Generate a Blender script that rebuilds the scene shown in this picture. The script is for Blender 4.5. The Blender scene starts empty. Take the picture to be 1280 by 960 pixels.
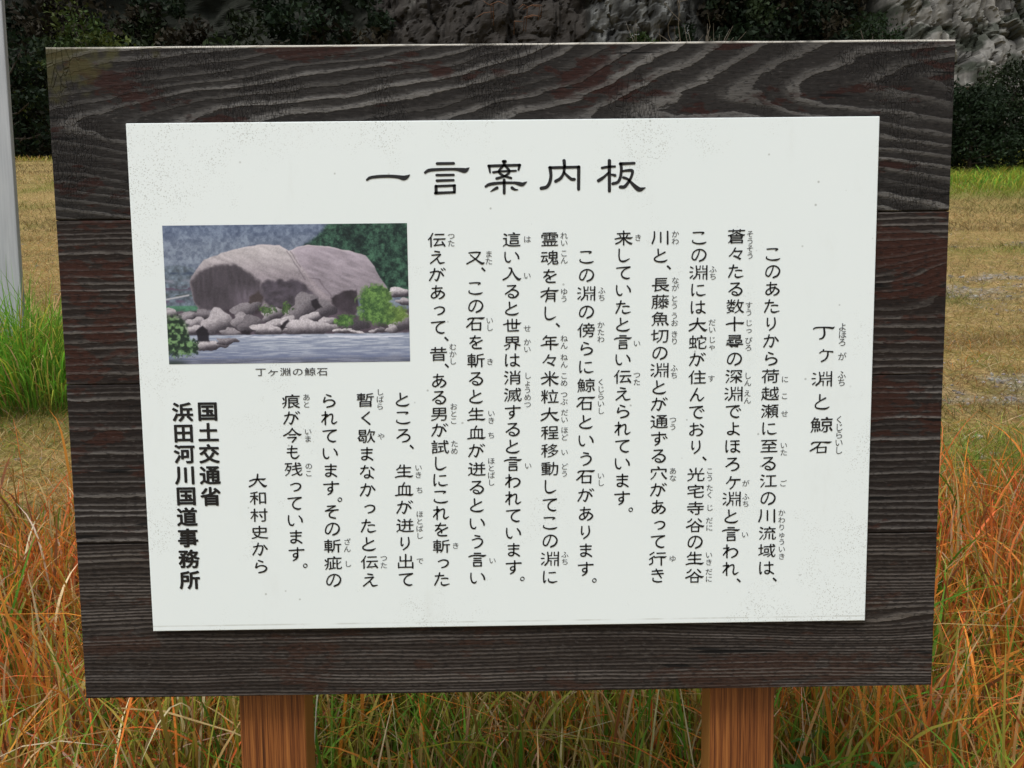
import bpy, bmesh, math, random
import numpy as np
from mathutils import Vector, Matrix, Euler

random.seed(7)
RNG = np.random.default_rng(7)
R = math.radians
C = bpy.context.scene.collection
SC = bpy.context.scene

# ------------------------------------------------------------------ camera, sky, sun, exposure
SIGN_Z = 1.13                                   # height of the middle of the board
SLOPE = math.tan(R(13.0))                       # the mown bank rises behind the board
CAM = np.array([-0.0029, -0.9646, 0.0819 + SIGN_Z])
CAM_ROT = (1.4811, 0.0117, -0.0098)
FPX = 985.0
cd = bpy.data.cameras.new('camera')
cam = bpy.data.objects.new('camera', cd)
C.objects.link(cam)
cam.location = CAM
cam.rotation_euler = CAM_ROT
cd.sensor_fit = 'HORIZONTAL'
cd.sensor_width = 36.0
cd.lens = FPX / 1280 * 36.0
cd.clip_start = 0.02
cd.clip_end = 2000
SC.camera = cam

w = bpy.data.worlds.new("World")
SC.world = w
w.use_nodes = True
nt = w.node_tree
nt.nodes.clear()
sky = nt.nodes.new('ShaderNodeTexSky')
sky.sky_type = 'NISHITA'
sky.sun_disc = False
sky.sun_elevation = R(61)
sky.sun_rotation = R(200)
sky.air_density = 1.0
sky.dust_density = 3.0
sky.ozone_density = 1.0
hs = nt.nodes.new('ShaderNodeHueSaturation')
hs.inputs['Saturation'].default_value = 0.42     # overcast: nearly colourless sky light
bg = nt.nodes.new('ShaderNodeBackground')
bg.inputs['Strength'].default_value = 0.10
wo = nt.nodes.new('ShaderNodeOutputWorld')
nt.links.new(sky.outputs[0], hs.inputs['Color'])
nt.links.new(hs.outputs[0], bg.inputs['Color'])
nt.links.new(bg.outputs[0], wo.inputs['Surface'])

sd = bpy.data.lights.new('sun', 'SUN')
sun = bpy.data.objects.new('sun', sd)
C.objects.link(sun)
sd.energy = 1.5
sd.angle = R(20)
sd.color = (1.0, 0.985, 0.96)
sdir = Vector((-0.25, -0.42, 0.88)).normalized()  # towards the sun
sun.rotation_euler = sdir.to_track_quat('Z', 'Y').to_euler()
sun.location = (-4, -8, 12)

SC.view_settings.view_transform = 'Standard'
SC.view_settings.look = 'None'
SC.view_settings.exposure = 0.72
SC.view_settings.gamma = 1.0
SC.view_settings.use_curve_mapping = False
SC.render.engine = 'CYCLES'
SC.cycles.use_denoising = True
SC.cycles.max_bounces = 6

# ------------------------------------------------------------------ helpers
def srgb(r, g, b):
    def f(c):
        c /= 255.0
        return c / 12.92 if c <= 0.04045 else ((c + 0.055) / 1.055) ** 2.4
    return (f(r), f(g), f(b))

ROT = np.array(Euler(CAM_ROT).to_matrix())

def ray(u, v):
    return ROT @ np.array([(u - 640) / FPX, -(v - 480) / FPX, -1.0])

def on_board(u, v, y=0.0):
    """point of the photograph measured on the board's face (the vertical plane y)"""
    d = ray(u, v)
    p = CAM + d * ((y - CAM[1]) / d[1])
    return p[0], p[2]

def gz(x, y):
    """height of the ground"""
    y = np.asarray(y, float)
    yc = 40.0
    base = np.where(y < yc, SLOPE * y, SLOPE * yc + 0.0 * (y - yc))
    base = np.where(y < -6, -6 * SLOPE, base)
    # rounded crest
    k = np.clip((y - (yc - 3)) / 6, 0, 1)
    base = np.where((y > yc - 3) & (y < yc + 3), SLOPE * (yc - 3) + SLOPE * 6 * (k - k * k / 2), base)
    return base

def on_ground(u, v):
    d = ray(u, v)
    # CAM + t d with z = SLOPE*y
    t = (SLOPE * CAM[1] - CAM[2]) / (d[2] - SLOPE * d[1])
    return CAM + t * d

def _h(ix, iy, iz, seed):
    n = (ix.astype(np.uint32) * np.uint32(374761393) + iy.astype(np.uint32) * np.uint32(668265263)
         + iz.astype(np.uint32) * np.uint32(2147483647 % 4294967296) + np.uint32((seed * 974711 + 12345) % 4294967296))
    n = (n ^ (n >> np.uint32(13))) * np.uint32(1274126177)
    n = n ^ (n >> np.uint32(16))
    n = n * np.uint32(2246822519)
    n = n ^ (n >> np.uint32(15))
    return (n & np.uint32(0xffffff)).astype(np.float64) / 16777215.0

def vnoise(x, y, z=0.0, seed=0):
    x, y, z = np.broadcast_arrays(np.asarray(x, float), np.asarray(y, float), np.asarray(z, float))
    xi, yi, zi = np.floor(x).astype(np.int64), np.floor(y).astype(np.int64), np.floor(z).astype(np.int64)
    fx, fy, fz = x - xi, y - yi, z - zi
    fx, fy, fz = fx * fx * (3 - 2 * fx), fy * fy * (3 - 2 * fy), fz * fz * (3 - 2 * fz)
    out = 0
    for a in (0, 1):
        for b in (0, 1):
            for c in (0, 1):
                wgt = (fx if a else 1 - fx) * (fy if b else 1 - fy) * (fz if c else 1 - fz)
                out = out + wgt * _h(xi + a, yi + b, zi + c, seed)
    return out

def fbm(x, y, z=0.0, oct=4, seed=0, gain=0.5):
    s, a, tot = 0, 1.0, 0
    x, y, z = np.asarray(x, float), np.asarray(y, float), np.asarray(z, float)
    for i in range(oct):
        s = s + a * vnoise(x * 2 ** i + 17.3 * i, y * 2 ** i - 9.1 * i, z * 2 ** i + 4.7 * i, seed + i)
        tot += a
        a *= gain
    return s / tot

def worley(x, y, z, seed=0):
    xi, yi, zi = np.floor(x).astype(np.int64), np.floor(y).astype(np.int64), np.floor(z).astype(np.int64)
    d1 = np.full(x.shape, 9.0)
    d2 = np.full(x.shape, 9.0)
    idv = np.zeros(x.shape)
    for a in (-1, 0, 1):
        for b in (-1, 0, 1):
            for c in (-1, 0, 1):
                X, Y, Z = xi + a, yi + b, zi + c
                px = X + _h(X, Y, Z, seed)
                py = Y + _h(X, Y, Z, seed + 1)
                pz = Z + _h(X, Y, Z, seed + 2)
                d = np.sqrt((px - x) ** 2 + (py - y) ** 2 + (pz - z) ** 2)
                hid = _h(X, Y, Z, seed + 3)
                near = d < d1
                d2 = np.where(near, d1, np.minimum(d2, d))
                idv = np.where(near, hid, idv)
                d1 = np.where(near, d, d1)
    return d1, d2, idv

def smooth(a, b, x):
    t = np.clip((x - a) / (b - a), 0, 1)
    return t * t * (3 - 2 * t)

def mesh_np(name, verts, quads, mat, col=None, attrs=None, parent=None, tris=None, shade=True):
    """one mesh object from arrays; quads (n,4), optional tris (m,3), col per vertex (n,3)"""
    me = bpy.data.meshes.new(name)
    verts = np.asarray(verts, np.float32).reshape(-1, 3)
    loops, starts = [], []
    n0 = 0
    if quads is not None and len(quads):
        q = np.asarray(quads, np.int32)
        loops.append(q.ravel())
        starts.append(np.arange(len(q), dtype=np.int32) * 4)
        n0 = len(q) * 4
    if tris is not None and len(tris):
        t = np.asarray(tris, np.int32)
        loops.append(t.ravel())
        starts.append(n0 + np.arange(len(t), dtype=np.int32) * 3)
    loops = np.concatenate(loops)
    starts = np.concatenate(starts)
    me.vertices.add(len(verts))
    me.vertices.foreach_set('co', verts.ravel())
    me.loops.add(len(loops))
    me.loops.foreach_set('vertex_index', loops)
    me.polygons.add(len(starts))
    me.polygons.foreach_set('loop_start', starts)
    me.update(calc_edges=True)
    me.polygons.foreach_set('use_smooth', np.full(len(starts), shade))
    if col is not None:
        ca = me.color_attributes.new('tint', 'FLOAT_COLOR', 'POINT')
        c4 = np.ones((len(verts), 4), np.float32)
        c4[:, :3] = col
        ca.data.foreach_set('color', c4.ravel())
    for k, v in (attrs or {}).items():
        at = me.attributes.new(k, 'FLOAT', 'POINT')
        at.data.foreach_set('value', np.asarray(v, np.float32))
    me.validate()
    o = bpy.data.objects.new(name, me)
    C.objects.link(o)
    if mat:
        me.materials.append(mat)
    if parent:
        o.parent = parent
    return o

def grid_quads(nu, nv):
    i = np.arange(nu * nv).reshape(nv, nu)
    return np.stack([i[:-1, :-1], i[:-1, 1:], i[1:, 1:], i[1:, :-1]], -1).reshape(-1, 4)

def tag(o, label=None, cat=None, group=None, kind=None):
    if label: o['label'] = label
    if cat: o['category'] = cat
    if group: o['group'] = group
    if kind: o['kind'] = kind
    return o

def empty(name, loc):
    o = bpy.data.objects.new(name, None)
    o.empty_display_size = 0.1
    C.objects.link(o)
    o.location = loc
    return o

class NT:
    """small node-tree builder"""
    def __init__(self, name):
        self.m = bpy.data.materials.new(name)
        self.m.use_nodes = True
        self.t = self.m.node_tree
        self.t.nodes.clear()
        self.out = self.t.nodes.new('ShaderNodeOutputMaterial')
        self.b = self.t.nodes.new('ShaderNodeBsdfPrincipled')
        self.t.links.new(self.b.outputs[0], self.out.inputs[0])
    def n(self, kind, **kw):
        nd = self.t.nodes.new(kind)
        for k, v in kw.items():
            setattr(nd, k, v)
        return nd
    def l(self, a, b):
        self.t.links.new(a, b)
    def set(self, sock, v):
        if hasattr(v, 'is_output'):
            self.l(v, sock)
        else:
            sock.default_value = v
    def math(self, op, a, b=0.0, c=0.0, clamp=False):  # noqa
        nd = self.n('ShaderNodeMath', operation=op, use_clamp=clamp)
        self.set(nd.inputs[0], a)
        self.set(nd.inputs[1], b)
        self.set(nd.inputs[2], c)
        return nd.outputs[0]
    def mix(self, f, a, b, blend='MIX'):
        nd = self.n('ShaderNodeMix', data_type='RGBA', blend_type=blend)
        self.set(nd.inputs[0], f)
        for s, v in ((nd.inputs[6], a), (nd.inputs[7], b)):
            if isinstance(v, tuple):
                s.default_value = (*v[:3], 1)
            else:
                self.set(s, v)
        return nd.outputs[2]
    def noise(self, scale, vec=None, detail=3, rough=0.55, dist=0.0):
        nd = self.n('ShaderNodeTexNoise')
        nd.inputs['Scale'].default_value = scale
        nd.inputs['Detail'].default_value = detail
        nd.inputs['Roughness'].default_value = rough
        nd.inputs['Distortion'].default_value = dist
        if vec is not None: self.l(vec, nd.inputs['Vector'])
        return nd.outputs['Fac']
    def vor(self, scale, vec=None, feature='F1', out='Distance', rnd=1.0):
        nd = self.n('ShaderNodeTexVoronoi', feature=feature)
        nd.inputs['Scale'].default_value = scale
        nd.inputs['Randomness'].default_value = rnd
        if vec is not None: self.l(vec, nd.inputs['Vector'])
        return nd.outputs[out]
    def coord(self, scale=(1, 1, 1), out='Object'):
        tc = self.n('ShaderNodeTexCoord')
        mp = self.n('ShaderNodeMapping')
        mp.inputs['Scale'].default_value = scale
        self.l(tc.outputs[out], mp.inputs['Vector'])
        return mp.outputs[0]
    def ramp(self, f, stops, interp='LINEAR'):
        nd = self.n('ShaderNodeValToRGB')
        nd.color_ramp.interpolation = interp
        el = nd.color_ramp.elements
        while len(el) > 1: el.remove(el[0])
        for i, (p, c) in enumerate(stops):
            e = el[0] if i == 0 else el.new(p)
            e.position = p
            e.color = (*c, 1) if isinstance(c, tuple) else (c, c, c, 1)
        self.l(f, nd.inputs[0])
        return nd.outputs[0]
    def attr(self, name, out='Fac'):
        nd = self.n('ShaderNodeAttribute')
        nd.attribute_name = name
        return nd.outputs[out]
    def step(self, x, a, b):
        nd = self.n('ShaderNodeMapRange', interpolation_type='SMOOTHSTEP')
        self.set(nd.inputs[0], x)
        nd.inputs[1].default_value = a
        nd.inputs[2].default_value = b
        return nd.outputs[0]
    def base(self, c):
        if isinstance(c, tuple): self.b.inputs['Base Color'].default_value = (*c[:3], 1)
        else: self.l(c, self.b.inputs['Base Color'])
    def rough(self, v):
        self.set(self.b.inputs['Roughness'], v)
    def spec(self, v):
        self.b.inputs['Specular IOR Level'].default_value = v
    def bump(self, h, strength=0.5, dist=0.002):
        nd = self.n('ShaderNodeBump')
        nd.inputs['Strength'].default_value = strength
        nd.inputs['Distance'].default_value = dist
        self.l(h, nd.inputs['Height'])
        self.l(nd.outputs[0], self.b.inputs['Normal'])

# ------------------------------------------------------------------ materials
def mat_blades(name, transl=0.35, rough=0.55):
    k = NT(name)
    col = k.attr('tint', 'Color')
    k.base(col)
    k.rough(rough)
    k.spec(0.12)
    tr = k.n('ShaderNodeBsdfTranslucent')
    k.l(col, tr.inputs['Color'])
    mx = k.n('ShaderNodeMixShader')
    mx.inputs[0].default_value = transl
    k.l(k.b.outputs[0], mx.inputs[1])
    k.l(tr.outputs[0], mx.inputs[2])
    k.l(mx.outputs[0], k.out.inputs[0])
    return k.m

M_GRASS = mat_blades('grass_blades', 0.42)
M_LEAF = mat_blades('foliage_leaves', 0.2, 0.6)

def mat_tint(name, rough=0.8, noise_scale=0.0, amp=0.3, bump=0.0):
    k = NT(name)
    col = k.attr('tint', 'Color')
    if noise_scale:
        nz = k.noise(noise_scale, k.coord(), 5, 0.65)
        f = k.math('MULTIPLY_ADD', nz, 2 * amp, 1 - amp)
        vm = k.n('ShaderNodeVectorMath', operation='SCALE')
        k.l(col, vm.inputs[0])
        k.l(f, vm.inputs['Scale'])
        col = vm.outputs[0]
        if bump: k.bump(nz, 0.6, bump)
    k.base(col)
    k.rough(rough)
    k.spec(0.25)
    return k.m

# ground: straw litter, soil and grit
k = NT('mown_ground')
gc = k.coord()
straw = k.noise(38, k.coord((1, 1, 1)), 6, 0.75)
strawb = k.noise(9, gc, 4, 0.6)
big = k.noise(0.8, gc, 4, 0.6)
c1 = k.ramp(straw, [(0.30, (0.10, 0.062, 0.024)), (0.48, (0.29, 0.19, 0.075)), (0.66, (0.50, 0.36, 0.16))])
c2 = k.ramp(straw, [(0.32, (0.07, 0.06, 0.02)), (0.5, (0.21, 0.165, 0.05)), (0.68, (0.38, 0.30, 0.11))])
c = k.mix(k.step(strawb, 0.35, 0.65), c1, c2)
c = k.mix(k.step(big, 0.62, 0.75), c, (0.12, 0.085, 0.045))
grit = k.vor(55, gc, 'F1', 'Color')
gr = k.ramp(grit, [(0.0, (0.07, 0.06, 0.045)), (0.5, (0.20, 0.18, 0.145)), (1.0, (0.40, 0.37, 0.31))])
c = k.mix(k.attr('gravel'), c, gr)
c = k.mix(k.math('MULTIPLY', k.attr('green'), k.step(straw, 0.35, 0.6)), c, (0.10, 0.14, 0.022))
k.base(c)
k.rough(0.95)
k.spec(0.15)
k.bump(straw, 0.7, 0.02)
M_GROUND = k.m

# ------------------------------------------------------------------ ground
def gravel_mask(x, y):
    """patchy gravel of an old track across the field, more of it on the right"""
    n = fbm(x * 0.8, y * 2.6, 0, 4, 31)
    n2 = fbm(x * 3.0, y * 7.0, 0, 3, 35)
    band = np.exp(-((y - 3.40) / 0.70) ** 2) + np.exp(-((y - 6.0) / 1.35) ** 2) + 0.75 * np.exp(-((y - 8.4) / 0.6) ** 2)
    side = smooth(-0.8, 1.0, x)
    return smooth(0.40, 0.72, (0.4 * n + 0.6 * fbm(x * 5, y * 8, 0, 3, 36)) * np.clip(band, 0, 1.15) * side)

def green_mask(x, y):
    n = fbm(x * 0.9, y * 0.9, 0, 4, 51)
    g = smooth(0.56, 0.70, n) * 0.55
    g = g + 1.0 * np.exp(-(((x + 2.75) / 0.75) ** 2 + ((y - 3.55) / 0.75) ** 2))      # by the pole
    g = g + 0.9 * np.exp(-(((x - 2.3) / 0.75) ** 2 + ((y - 2.15) / 0.50) ** 2))       # right of the board
    g = g + 0.9 * smooth(11.5, 15.5, y + (fbm(x * .5, y * .5, 0, 2, 57) - .5) * 3) * smooth(4, 8, x) * (y < 44)
    return np.clip(g, 0, 1)

xs = np.concatenate([-np.geomspace(900, 12, 26), np.linspace(-11.5, 11.5, 240), np.geomspace(12, 900, 26)])
ys = np.concatenate([-np.geomspace(300, 2.2, 14), np.linspace(-2, 12, 190), np.linspace(12.2, 46, 110), np.geomspace(47, 1400, 26)])
GX, GY = np.meshgrid(xs, ys)
GZ = gz(GX, GY)
near = np.exp(-np.abs(GY) / 60)
GZ = GZ + near * ((fbm(GX * 0.35, GY * 0.35, 0, 3, 3) - 0.5) * 0.16 * smooth(1.0, 5.0, np.abs(GY)) + (fbm(GX * 2.2, GY * 2.2, 0, 3, 5) - 0.5) * 0.035)
ground = mesh_np('ground', np.stack([GX, GY, GZ], -1), grid_quads(len(xs), len(ys)), M_GROUND,
                 attrs={'gravel': gravel_mask(GX, GY).ravel() * 0.9, 'green': green_mask(GX, GY).ravel() * 0.8})
tag(ground, kind='structure')

def gzz(x, y):
    nr = np.exp(-np.abs(y) / 60)
    return gz(x, y) + nr * ((fbm(x * 0.35, y * 0.35, 0, 3, 3) - 0.5) * 0.16 * smooth(1.0, 5.0, np.abs(y)) + (fbm(x * 2.2, y * 2.2, 0, 3, 5) - 0.5) * 0.035)

# ------------------------------------------------------------------ hillside and cliff behind the field
def px_x(u, depth):
    return (u - 640) / FPX * depth

HY = 60.0                                       # distance of the hill foot
hx = np.concatenate([np.arange(-320, -96, 2.0), np.arange(-96, -14, .5), np.arange(-14, 58, .17), np.arange(58, 100, .5), np.arange(100, 320, 2.0)])
hv = np.concatenate([np.arange(0, 4, .4), np.arange(4, 30, .17), np.arange(30, 62, .5)])
HX, HV = np.meshgrid(hx, hv)
rock_r = smooth(px_x(1068, 68), px_x(1100, 68), HX + (HV - 16) * 0.12) * (1 - smooth(60, 72, HX))       # pale cliff, right
rock_m = smooth(px_x(735, 68), px_x(748, 68), HX + 1.2 * (fbm(HX * .5, HV * .5, 0, 2, 8) - .5)) * (1 - smooth(px_x(840, 68), px_x(905, 68), HX))
rock_l = smooth(px_x(470, 68), px_x(500, 68), HX) * (1 - smooth(px_x(735, 68), px_x(750, 68), HX))
rk = np.clip(rock_r + 0.8 * rock_m + 0.6 * rock_l, 0, 1)
def facets(x, z, sx, sz, seed, tilt):
    """broken rock: each cell a tilted facet at its own depth, with a crevice round it"""
    gx_, gz_ = x * sx, z * sz
    xi, zi = np.floor(gx_).astype(np.int64), np.floor(gz_).astype(np.int64)
    d1 = np.full(x.shape, 9.0); d2 = d1.copy(); r = np.zeros(x.shape)
    for a in (-1, 0, 1):
        for c in (-1, 0, 1):
            X, Z = xi + a, zi + c
            O = np.zeros_like(X)
            dx = gx_ - X - _h(X, O, Z, seed); dz = gz_ - Z - _h(X, O, Z, seed + 1)
            d = np.maximum(np.abs(dx), np.abs(dz)) + .25 * np.hypot(dx, dz)
            val = (_h(X, O, Z, seed + 2) - .5) + tilt * (dx * (_h(X, O, Z, seed + 3) - .5) + dz * (_h(X, O, Z, seed + 4) - .35))
            nearer = d < d1
            d2 = np.where(nearer, d1, np.minimum(d2, d)); r = np.where(nearer, val, r); d1 = np.where(nearer, d, d1)
    return r, d2 - d1
wpx, wpy = HX + (fbm(HX * .7, HV * .3, 0, 3, 71) - .5) * 1.6, HV + (fbm(HX * .5, HV * .7, 0, 3, 72) - .5) * 1.2
f1, g1 = facets(wpx, wpy, .34, .15, 21, 1.2)
f2, g2 = facets(wpx + 3, wpy, .80, .45, 27, 1.2)
f3, g3 = facets(wpx + 7, wpy, 1.9, 1.2, 37, 1.2)
relief = f1 * 1.9 + f2 * .9 + f3 * .28 - .8 * np.exp(-g1 / .07) - .45 * np.exp(-g2 / .07)
relief = relief + (fbm(HX * 2, HV * 2, 0, 3, 41) - 0.5) * 0.12
soft = (fbm(HX * 0.12, HV * 0.12, 0, 4, 44) - 0.5) * 7
slope_back = 0.42 * (1 - rk) + 0.16 * rk
HYY = HY + HV * slope_back + soft * (1 - 0.7 * rk) - relief * rk * 0.95 + (1 - rk) * (fbm(HX * 0.8, HV * 0.8, 0, 3, 46) - 0.5) * 2
HYY = HYY + 0.004 * HX ** 2 * 0 
HZZ = gz(HX * 0, HX * 0 + HY) - 1.0 + HV
cp = np.array([0.165, 0.160, 0.146])
var = fbm(HX * 0.9, HV * 0.6, 0, 4, 61)
stain = smooth(0.50, 0.68, fbm(HX * 1.4, HV * 0.35, 0, 4, 63))
pale = cp[None, None] * (1 + .5 * np.clip(f2, -.6, .6) + .45 * np.clip(f3, -.6, .6))[..., None] * (0.55 + 0.95 * var[..., None]) * (1 - 0.55 * stain[..., None])
dark_rock = np.array([0.022, 0.019, 0.016])[None, None] * (0.5 + 1.0 * var[..., None])
mid_rock = np.array([0.078, 0.080, 0.076])[None, None] * (0.25 + 1.5 * smooth(.35, .75, fbm(HX * 1.6, HV * .8, 0, 4, 65))[..., None])
soil = np.array([0.012, 0.014, 0.009])[None, None] * (0.6 + 0.8 * var[..., None])
hc = soil + 0 * pale
white_patch = np.exp(-((HX - px_x(543, 68)) / 0.55) ** 2) * smooth(0.42, 0.6, fbm(HX * 1.5, HV * 0.5, 0, 3, 69))
moss = smooth(.52, .62, fbm(HX * .55, HV * .9, 0, 4, 67))[..., None] * .8
pale = pale * (1 - moss) + np.array([.020, .026, .016])[None, None] * moss
for msk, colr in ((rock_l, dark_rock), (rock_m, mid_rock), (rock_r, pale), (0.75 * white_patch, pale)):
    hc = hc * (1 - msk[..., None]) + colr * msk[..., None]
M_HILL = mat_tint('hill_rock_and_soil', 0.9, 3.0, 0.55, 0.03)
hill = mesh_np('hillside', np.stack([HX, HYY, HZZ], -1), grid_quads(len(hx), len(hv)), M_HILL, hc.reshape(-1, 3), shade=False)
tag(hill, kind='structure')

# ------------------------------------------------------------------ trees and bushes
def leaf_cloud(centers, radii, n_per, size, rng, flat=0.8):
    """many small leaf faces spread through clumps; returns verts, quads, clump index"""
    V, idx = [], []
    for i, (c, r) in enumerate(zip(centers, radii)):
        n = int(n_per[i])
        d = rng.normal(size=(n, 3))
        d /= np.linalg.norm(d, axis=1)[:, None]
        rad = r * rng.uniform(0.25, 1.0, n) ** 0.5
        p = c + d * rad[:, None] * np.array([1, 1, flat])
        a = rng.normal(size=(n, 3)) + d * 0.6
        a /= np.linalg.norm(a, axis=1)[:, None]
        b = np.cross(a, rng.normal(size=(n, 3)))
        b /= np.linalg.norm(b, axis=1)[:, None] + 1e-9
        s = size * rng.uniform(0.6, 1.5, n)[:, None]
        t = np.cross(a, b)
        q = np.stack([p - b * s, p + t * s * 0.45, p + b * s, p - t * s * 0.45], 1)
        V.append(q)
        idx.append(np.full(n * 4, i))
    V = np.concatenate(V).reshape(-1, 3)
    return V, np.arange(len(V)).reshape(-1, 4), np.concatenate(idx)

def tube(path, radii, sides=7):
    path = np.asarray(path, float)
    n = len(path)
    tg = np.gradient(path, axis=0)
    tg /= np.linalg.norm(tg, axis=1)[:, None] + 1e-9
    ref = np.array([0.31, 0.95, 0.05])
    V = []
    for i in range(n):
        a = np.cross(tg[i], ref); a /= np.linalg.norm(a) + 1e-9
        b = np.cross(tg[i], a)
        th = np.linspace(0, 2 * math.pi, sides, endpoint=False)
        V.append(path[i] + radii[i] * (np.cos(th)[:, None] * a + np.sin(th)[:, None] * b))
    V = np.concatenate(V)
    F = []
    for i in range(n - 1):
        for j in range(sides):
            F.append((i * sides + j, i * sides + (j + 1) % sides, (i + 1) * sides + (j + 1) % sides, (i + 1) * sides + j))
    return V, np.array(F)

def join(parts):
    V, F, o = [], [], 0
    for v, f in parts:
        V.append(v); F.append(f + o); o += len(v)
    return np.concatenate(V), np.concatenate(F)

k = NT('bark')
k.base(k.ramp(k.noise(6, k.coord((1, 1, .25)), 5, .7), [(0.3, (0.018, 0.014, 0.010)), (0.7, (0.085, 0.068, 0.05))]))
k.rough(0.9)
M_BARK = k.m

def tree_geo(h, crown_r, rng, base_h=0.3, leaf=0.16, n=2600, lobes=16):
    """trunk with limbs, and a crown of leaf clumps at the limb ends; local coordinates"""
    parts = []
    top = np.array([rng.normal() * .05 * h, rng.normal() * .05 * h, h * 0.8])
    tp = [np.array([0, 0, -0.6]), np.array([0, 0, 0.15 * h]), top * 0.55 + rng.normal(size=3) * .02 * h, top]
    parts.append(tube(tp, [0.032 * h, 0.026 * h, 0.017 * h, 0.006 * h]))
    cs, rs, ns = [], [], []
    for i in range(lobes):
        f = (i + 0.5) / lobes
        ang = i * 2.4 + rng.uniform(-.4, .4)
        zz = h * (base_h + (0.94 - base_h) * f)
        prof = math.sin(math.pi * (0.16 + 0.80 * f)) ** 0.7
        rr = crown_r * prof * rng.uniform(0.45, 0.95)
        c = np.array([math.cos(ang) * rr, math.sin(ang) * rr, zz + rng.normal() * .03 * h])
        st = np.array([0, 0, zz * 0.72]) + top * np.array([1, 1, 0]) * 0.5
        mid = (st + c) / 2 + np.array([0, 0, -0.03 * h])
        parts.append(tube([st, mid, c], [0.010 * h, 0.007 * h, 0.003 * h], 5))
        cs.append(c)
        rs.append(crown_r * rng.uniform(0.28, 0.5))
        ns.append(n / lobes * rng.uniform(.7, 1.3))
    tv, tf = join(parts)
    lv, lf, li = leaf_cloud(cs, rs, ns, leaf, rng)
    return tv, tf, lv, lf, li

def leaf_cols(idx, tint, rng, var=0.35, alt=None):
    n = idx.max() + 1
    base = np.array(tint)[None] * np.array([.66, .74, .66]) * (1 + rng.uniform(-var, var, n))[:, None]
    if alt is not None:
        pick = rng.random(n) < 0.3
        base[pick] = np.array(alt) * (1 + rng.uniform(-var, var, pick.sum()))[:, None]
    c = base[idx]
    lv = np.repeat(rng.uniform(0.7, 1.3, len(idx) // 4), 4)[:, None]
    return c * lv

def plant_tree(name, x, y, h, cr, tint, label, cat, alt=None, n=2600, lobes=16, leaf=0.16, base_h=0.3, group=None, seed=0, z=None):
    rng = np.random.default_rng(seed + 1000)
    z = float(gz(x, y)) if z is None else z
    t = empty(name, (x, y, z))
    tag(t, label, cat, group)
    tv, tf, lv, lf, li = tree_geo(h, cr, rng, base_h, leaf, n, lobes)
    mesh_np('trunk', tv, tf, M_BARK, parent=t)
    mesh_np('crown', lv, lf, M_LEAF, leaf_cols(li, tint, rng, alt=alt), parent=t, shade=False)
    return t

# the far wood reads as one dark mass: one object of leaf clumps up the hillside
rng = np.random.default_rng(11)
FV, FF, FCc, off = [], [], [], 0
def hill_y(x, v):
    j = np.clip(np.searchsorted(hx, x), 0, len(hx) - 1)
    i = np.clip(np.searchsorted(hv, v), 0, len(hv) - 1)
    return HYY[i, j], HZZ[i, j], rk[i, j]
for it in range(560):
    x = rng.uniform(-70, 78) if it < 330 else rng.choice([-1, 1]) * rng.uniform(70, 200)
    v = rng.uniform(0, 40) ** 1.0
    yy, zz, rr = hill_y(x, v)
    if rr > 0.35 and rng.random() < (0.99 if x > 20 else 0.93): continue
    h = rng.uniform(4, 7.5)
    cr = h * rng.uniform(0.36, 0.5)
    nl = 11
    cs = [np.array([x, yy - 0.8, zz + h * .45]) + rng.normal(size=3) * np.array([cr * .6, cr * .4, h * .28]) for _ in range(nl)]
    lv, lf, li = leaf_cloud(cs, [cr * rng.uniform(.35, .6) for _ in range(nl)], [85] * nl, 0.26, rng)
    ty = rng.random()
    tint = (0.016, 0.026, 0.014) if ty < .55 else ((0.024, 0.034, 0.014) if ty < .8 else (0.034, 0.026, 0.018))
    FV.append(lv); FF.append(lf + off); FCc.append(leaf_cols(li, tint, rng)); off += len(lv)
wood = mesh_np('hillside_forest', np.concatenate(FV), np.concatenate(FF), M_LEAF, np.concatenate(FCc), shade=False)
tag(wood, 'dark evergreen forest covering the shaded hillside behind the field', 'forest', kind='stuff')

def at(u, depth):
    """world x at image column u for a thing standing at world y = depth"""
    return float(CAM[0] + (u - 640) / FPX * (depth - CAM[1]) * 1.0)

def top_h(v, y):
    """height above the ground a thing at distance y needs so that its top reaches image row v"""
    d = ray(640, v)
    return float(CAM[2] + d[2] * (y - CAM[1]) / d[1] - gz(0, y))

DG = (0.018, 0.030, 0.014)
plant_tree('round_shrub', at(148, 50), 50, top_h(24, 50), 4.0, (0.045, 0.070, 0.018),
           'mid green rounded shrub showing above the top left corner of the board', 'shrub', alt=(0.060, 0.080, 0.016), n=5200, lobes=26, leaf=0.15, base_h=0.3, seed=1)
plant_tree('evergreen_bush', at(1092, 50), 50, top_h(26, 50), 2.9, (0.022, 0.036, 0.016),
           'dark rounded evergreen bush at the left foot of the pale cliff', 'bush', n=3600, lobes=20, leaf=0.15, seed=2)
plant_tree('evergreen_bush', at(812, 50), 50, top_h(38, 50), 1.8, (0.040, 0.062, 0.018),
           'small green bush peeping over the board beside the bare pale shrub', 'bush', n=2600, lobes=16, leaf=0.14, seed=3)
plant_tree('forest_tree', at(1215, 22), 22, top_h(116, 22), 1.25, DG, 'tall dark bush at the right edge of the board below the cliff', 'bush', n=9000, lobes=34, leaf=.055, seed=4, base_h=0.08)
plant_tree('forest_tree', at(1268, 23), 23, top_h(90, 23), 1.5, (0.026, 0.036, 0.016), 'dark green bush below the cliff at the far right edge of the picture', 'bush', n=9000, lobes=34, leaf=.055, seed=5, base_h=0.08)
plant_tree('forest_tree', at(1325, 22), 22, top_h(95, 22), 1.5, DG, 'dark bush beyond the right edge of the field, outermost below the cliff', 'bush', n=6000, lobes=28, leaf=.06, seed=6, base_h=0.08)
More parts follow.
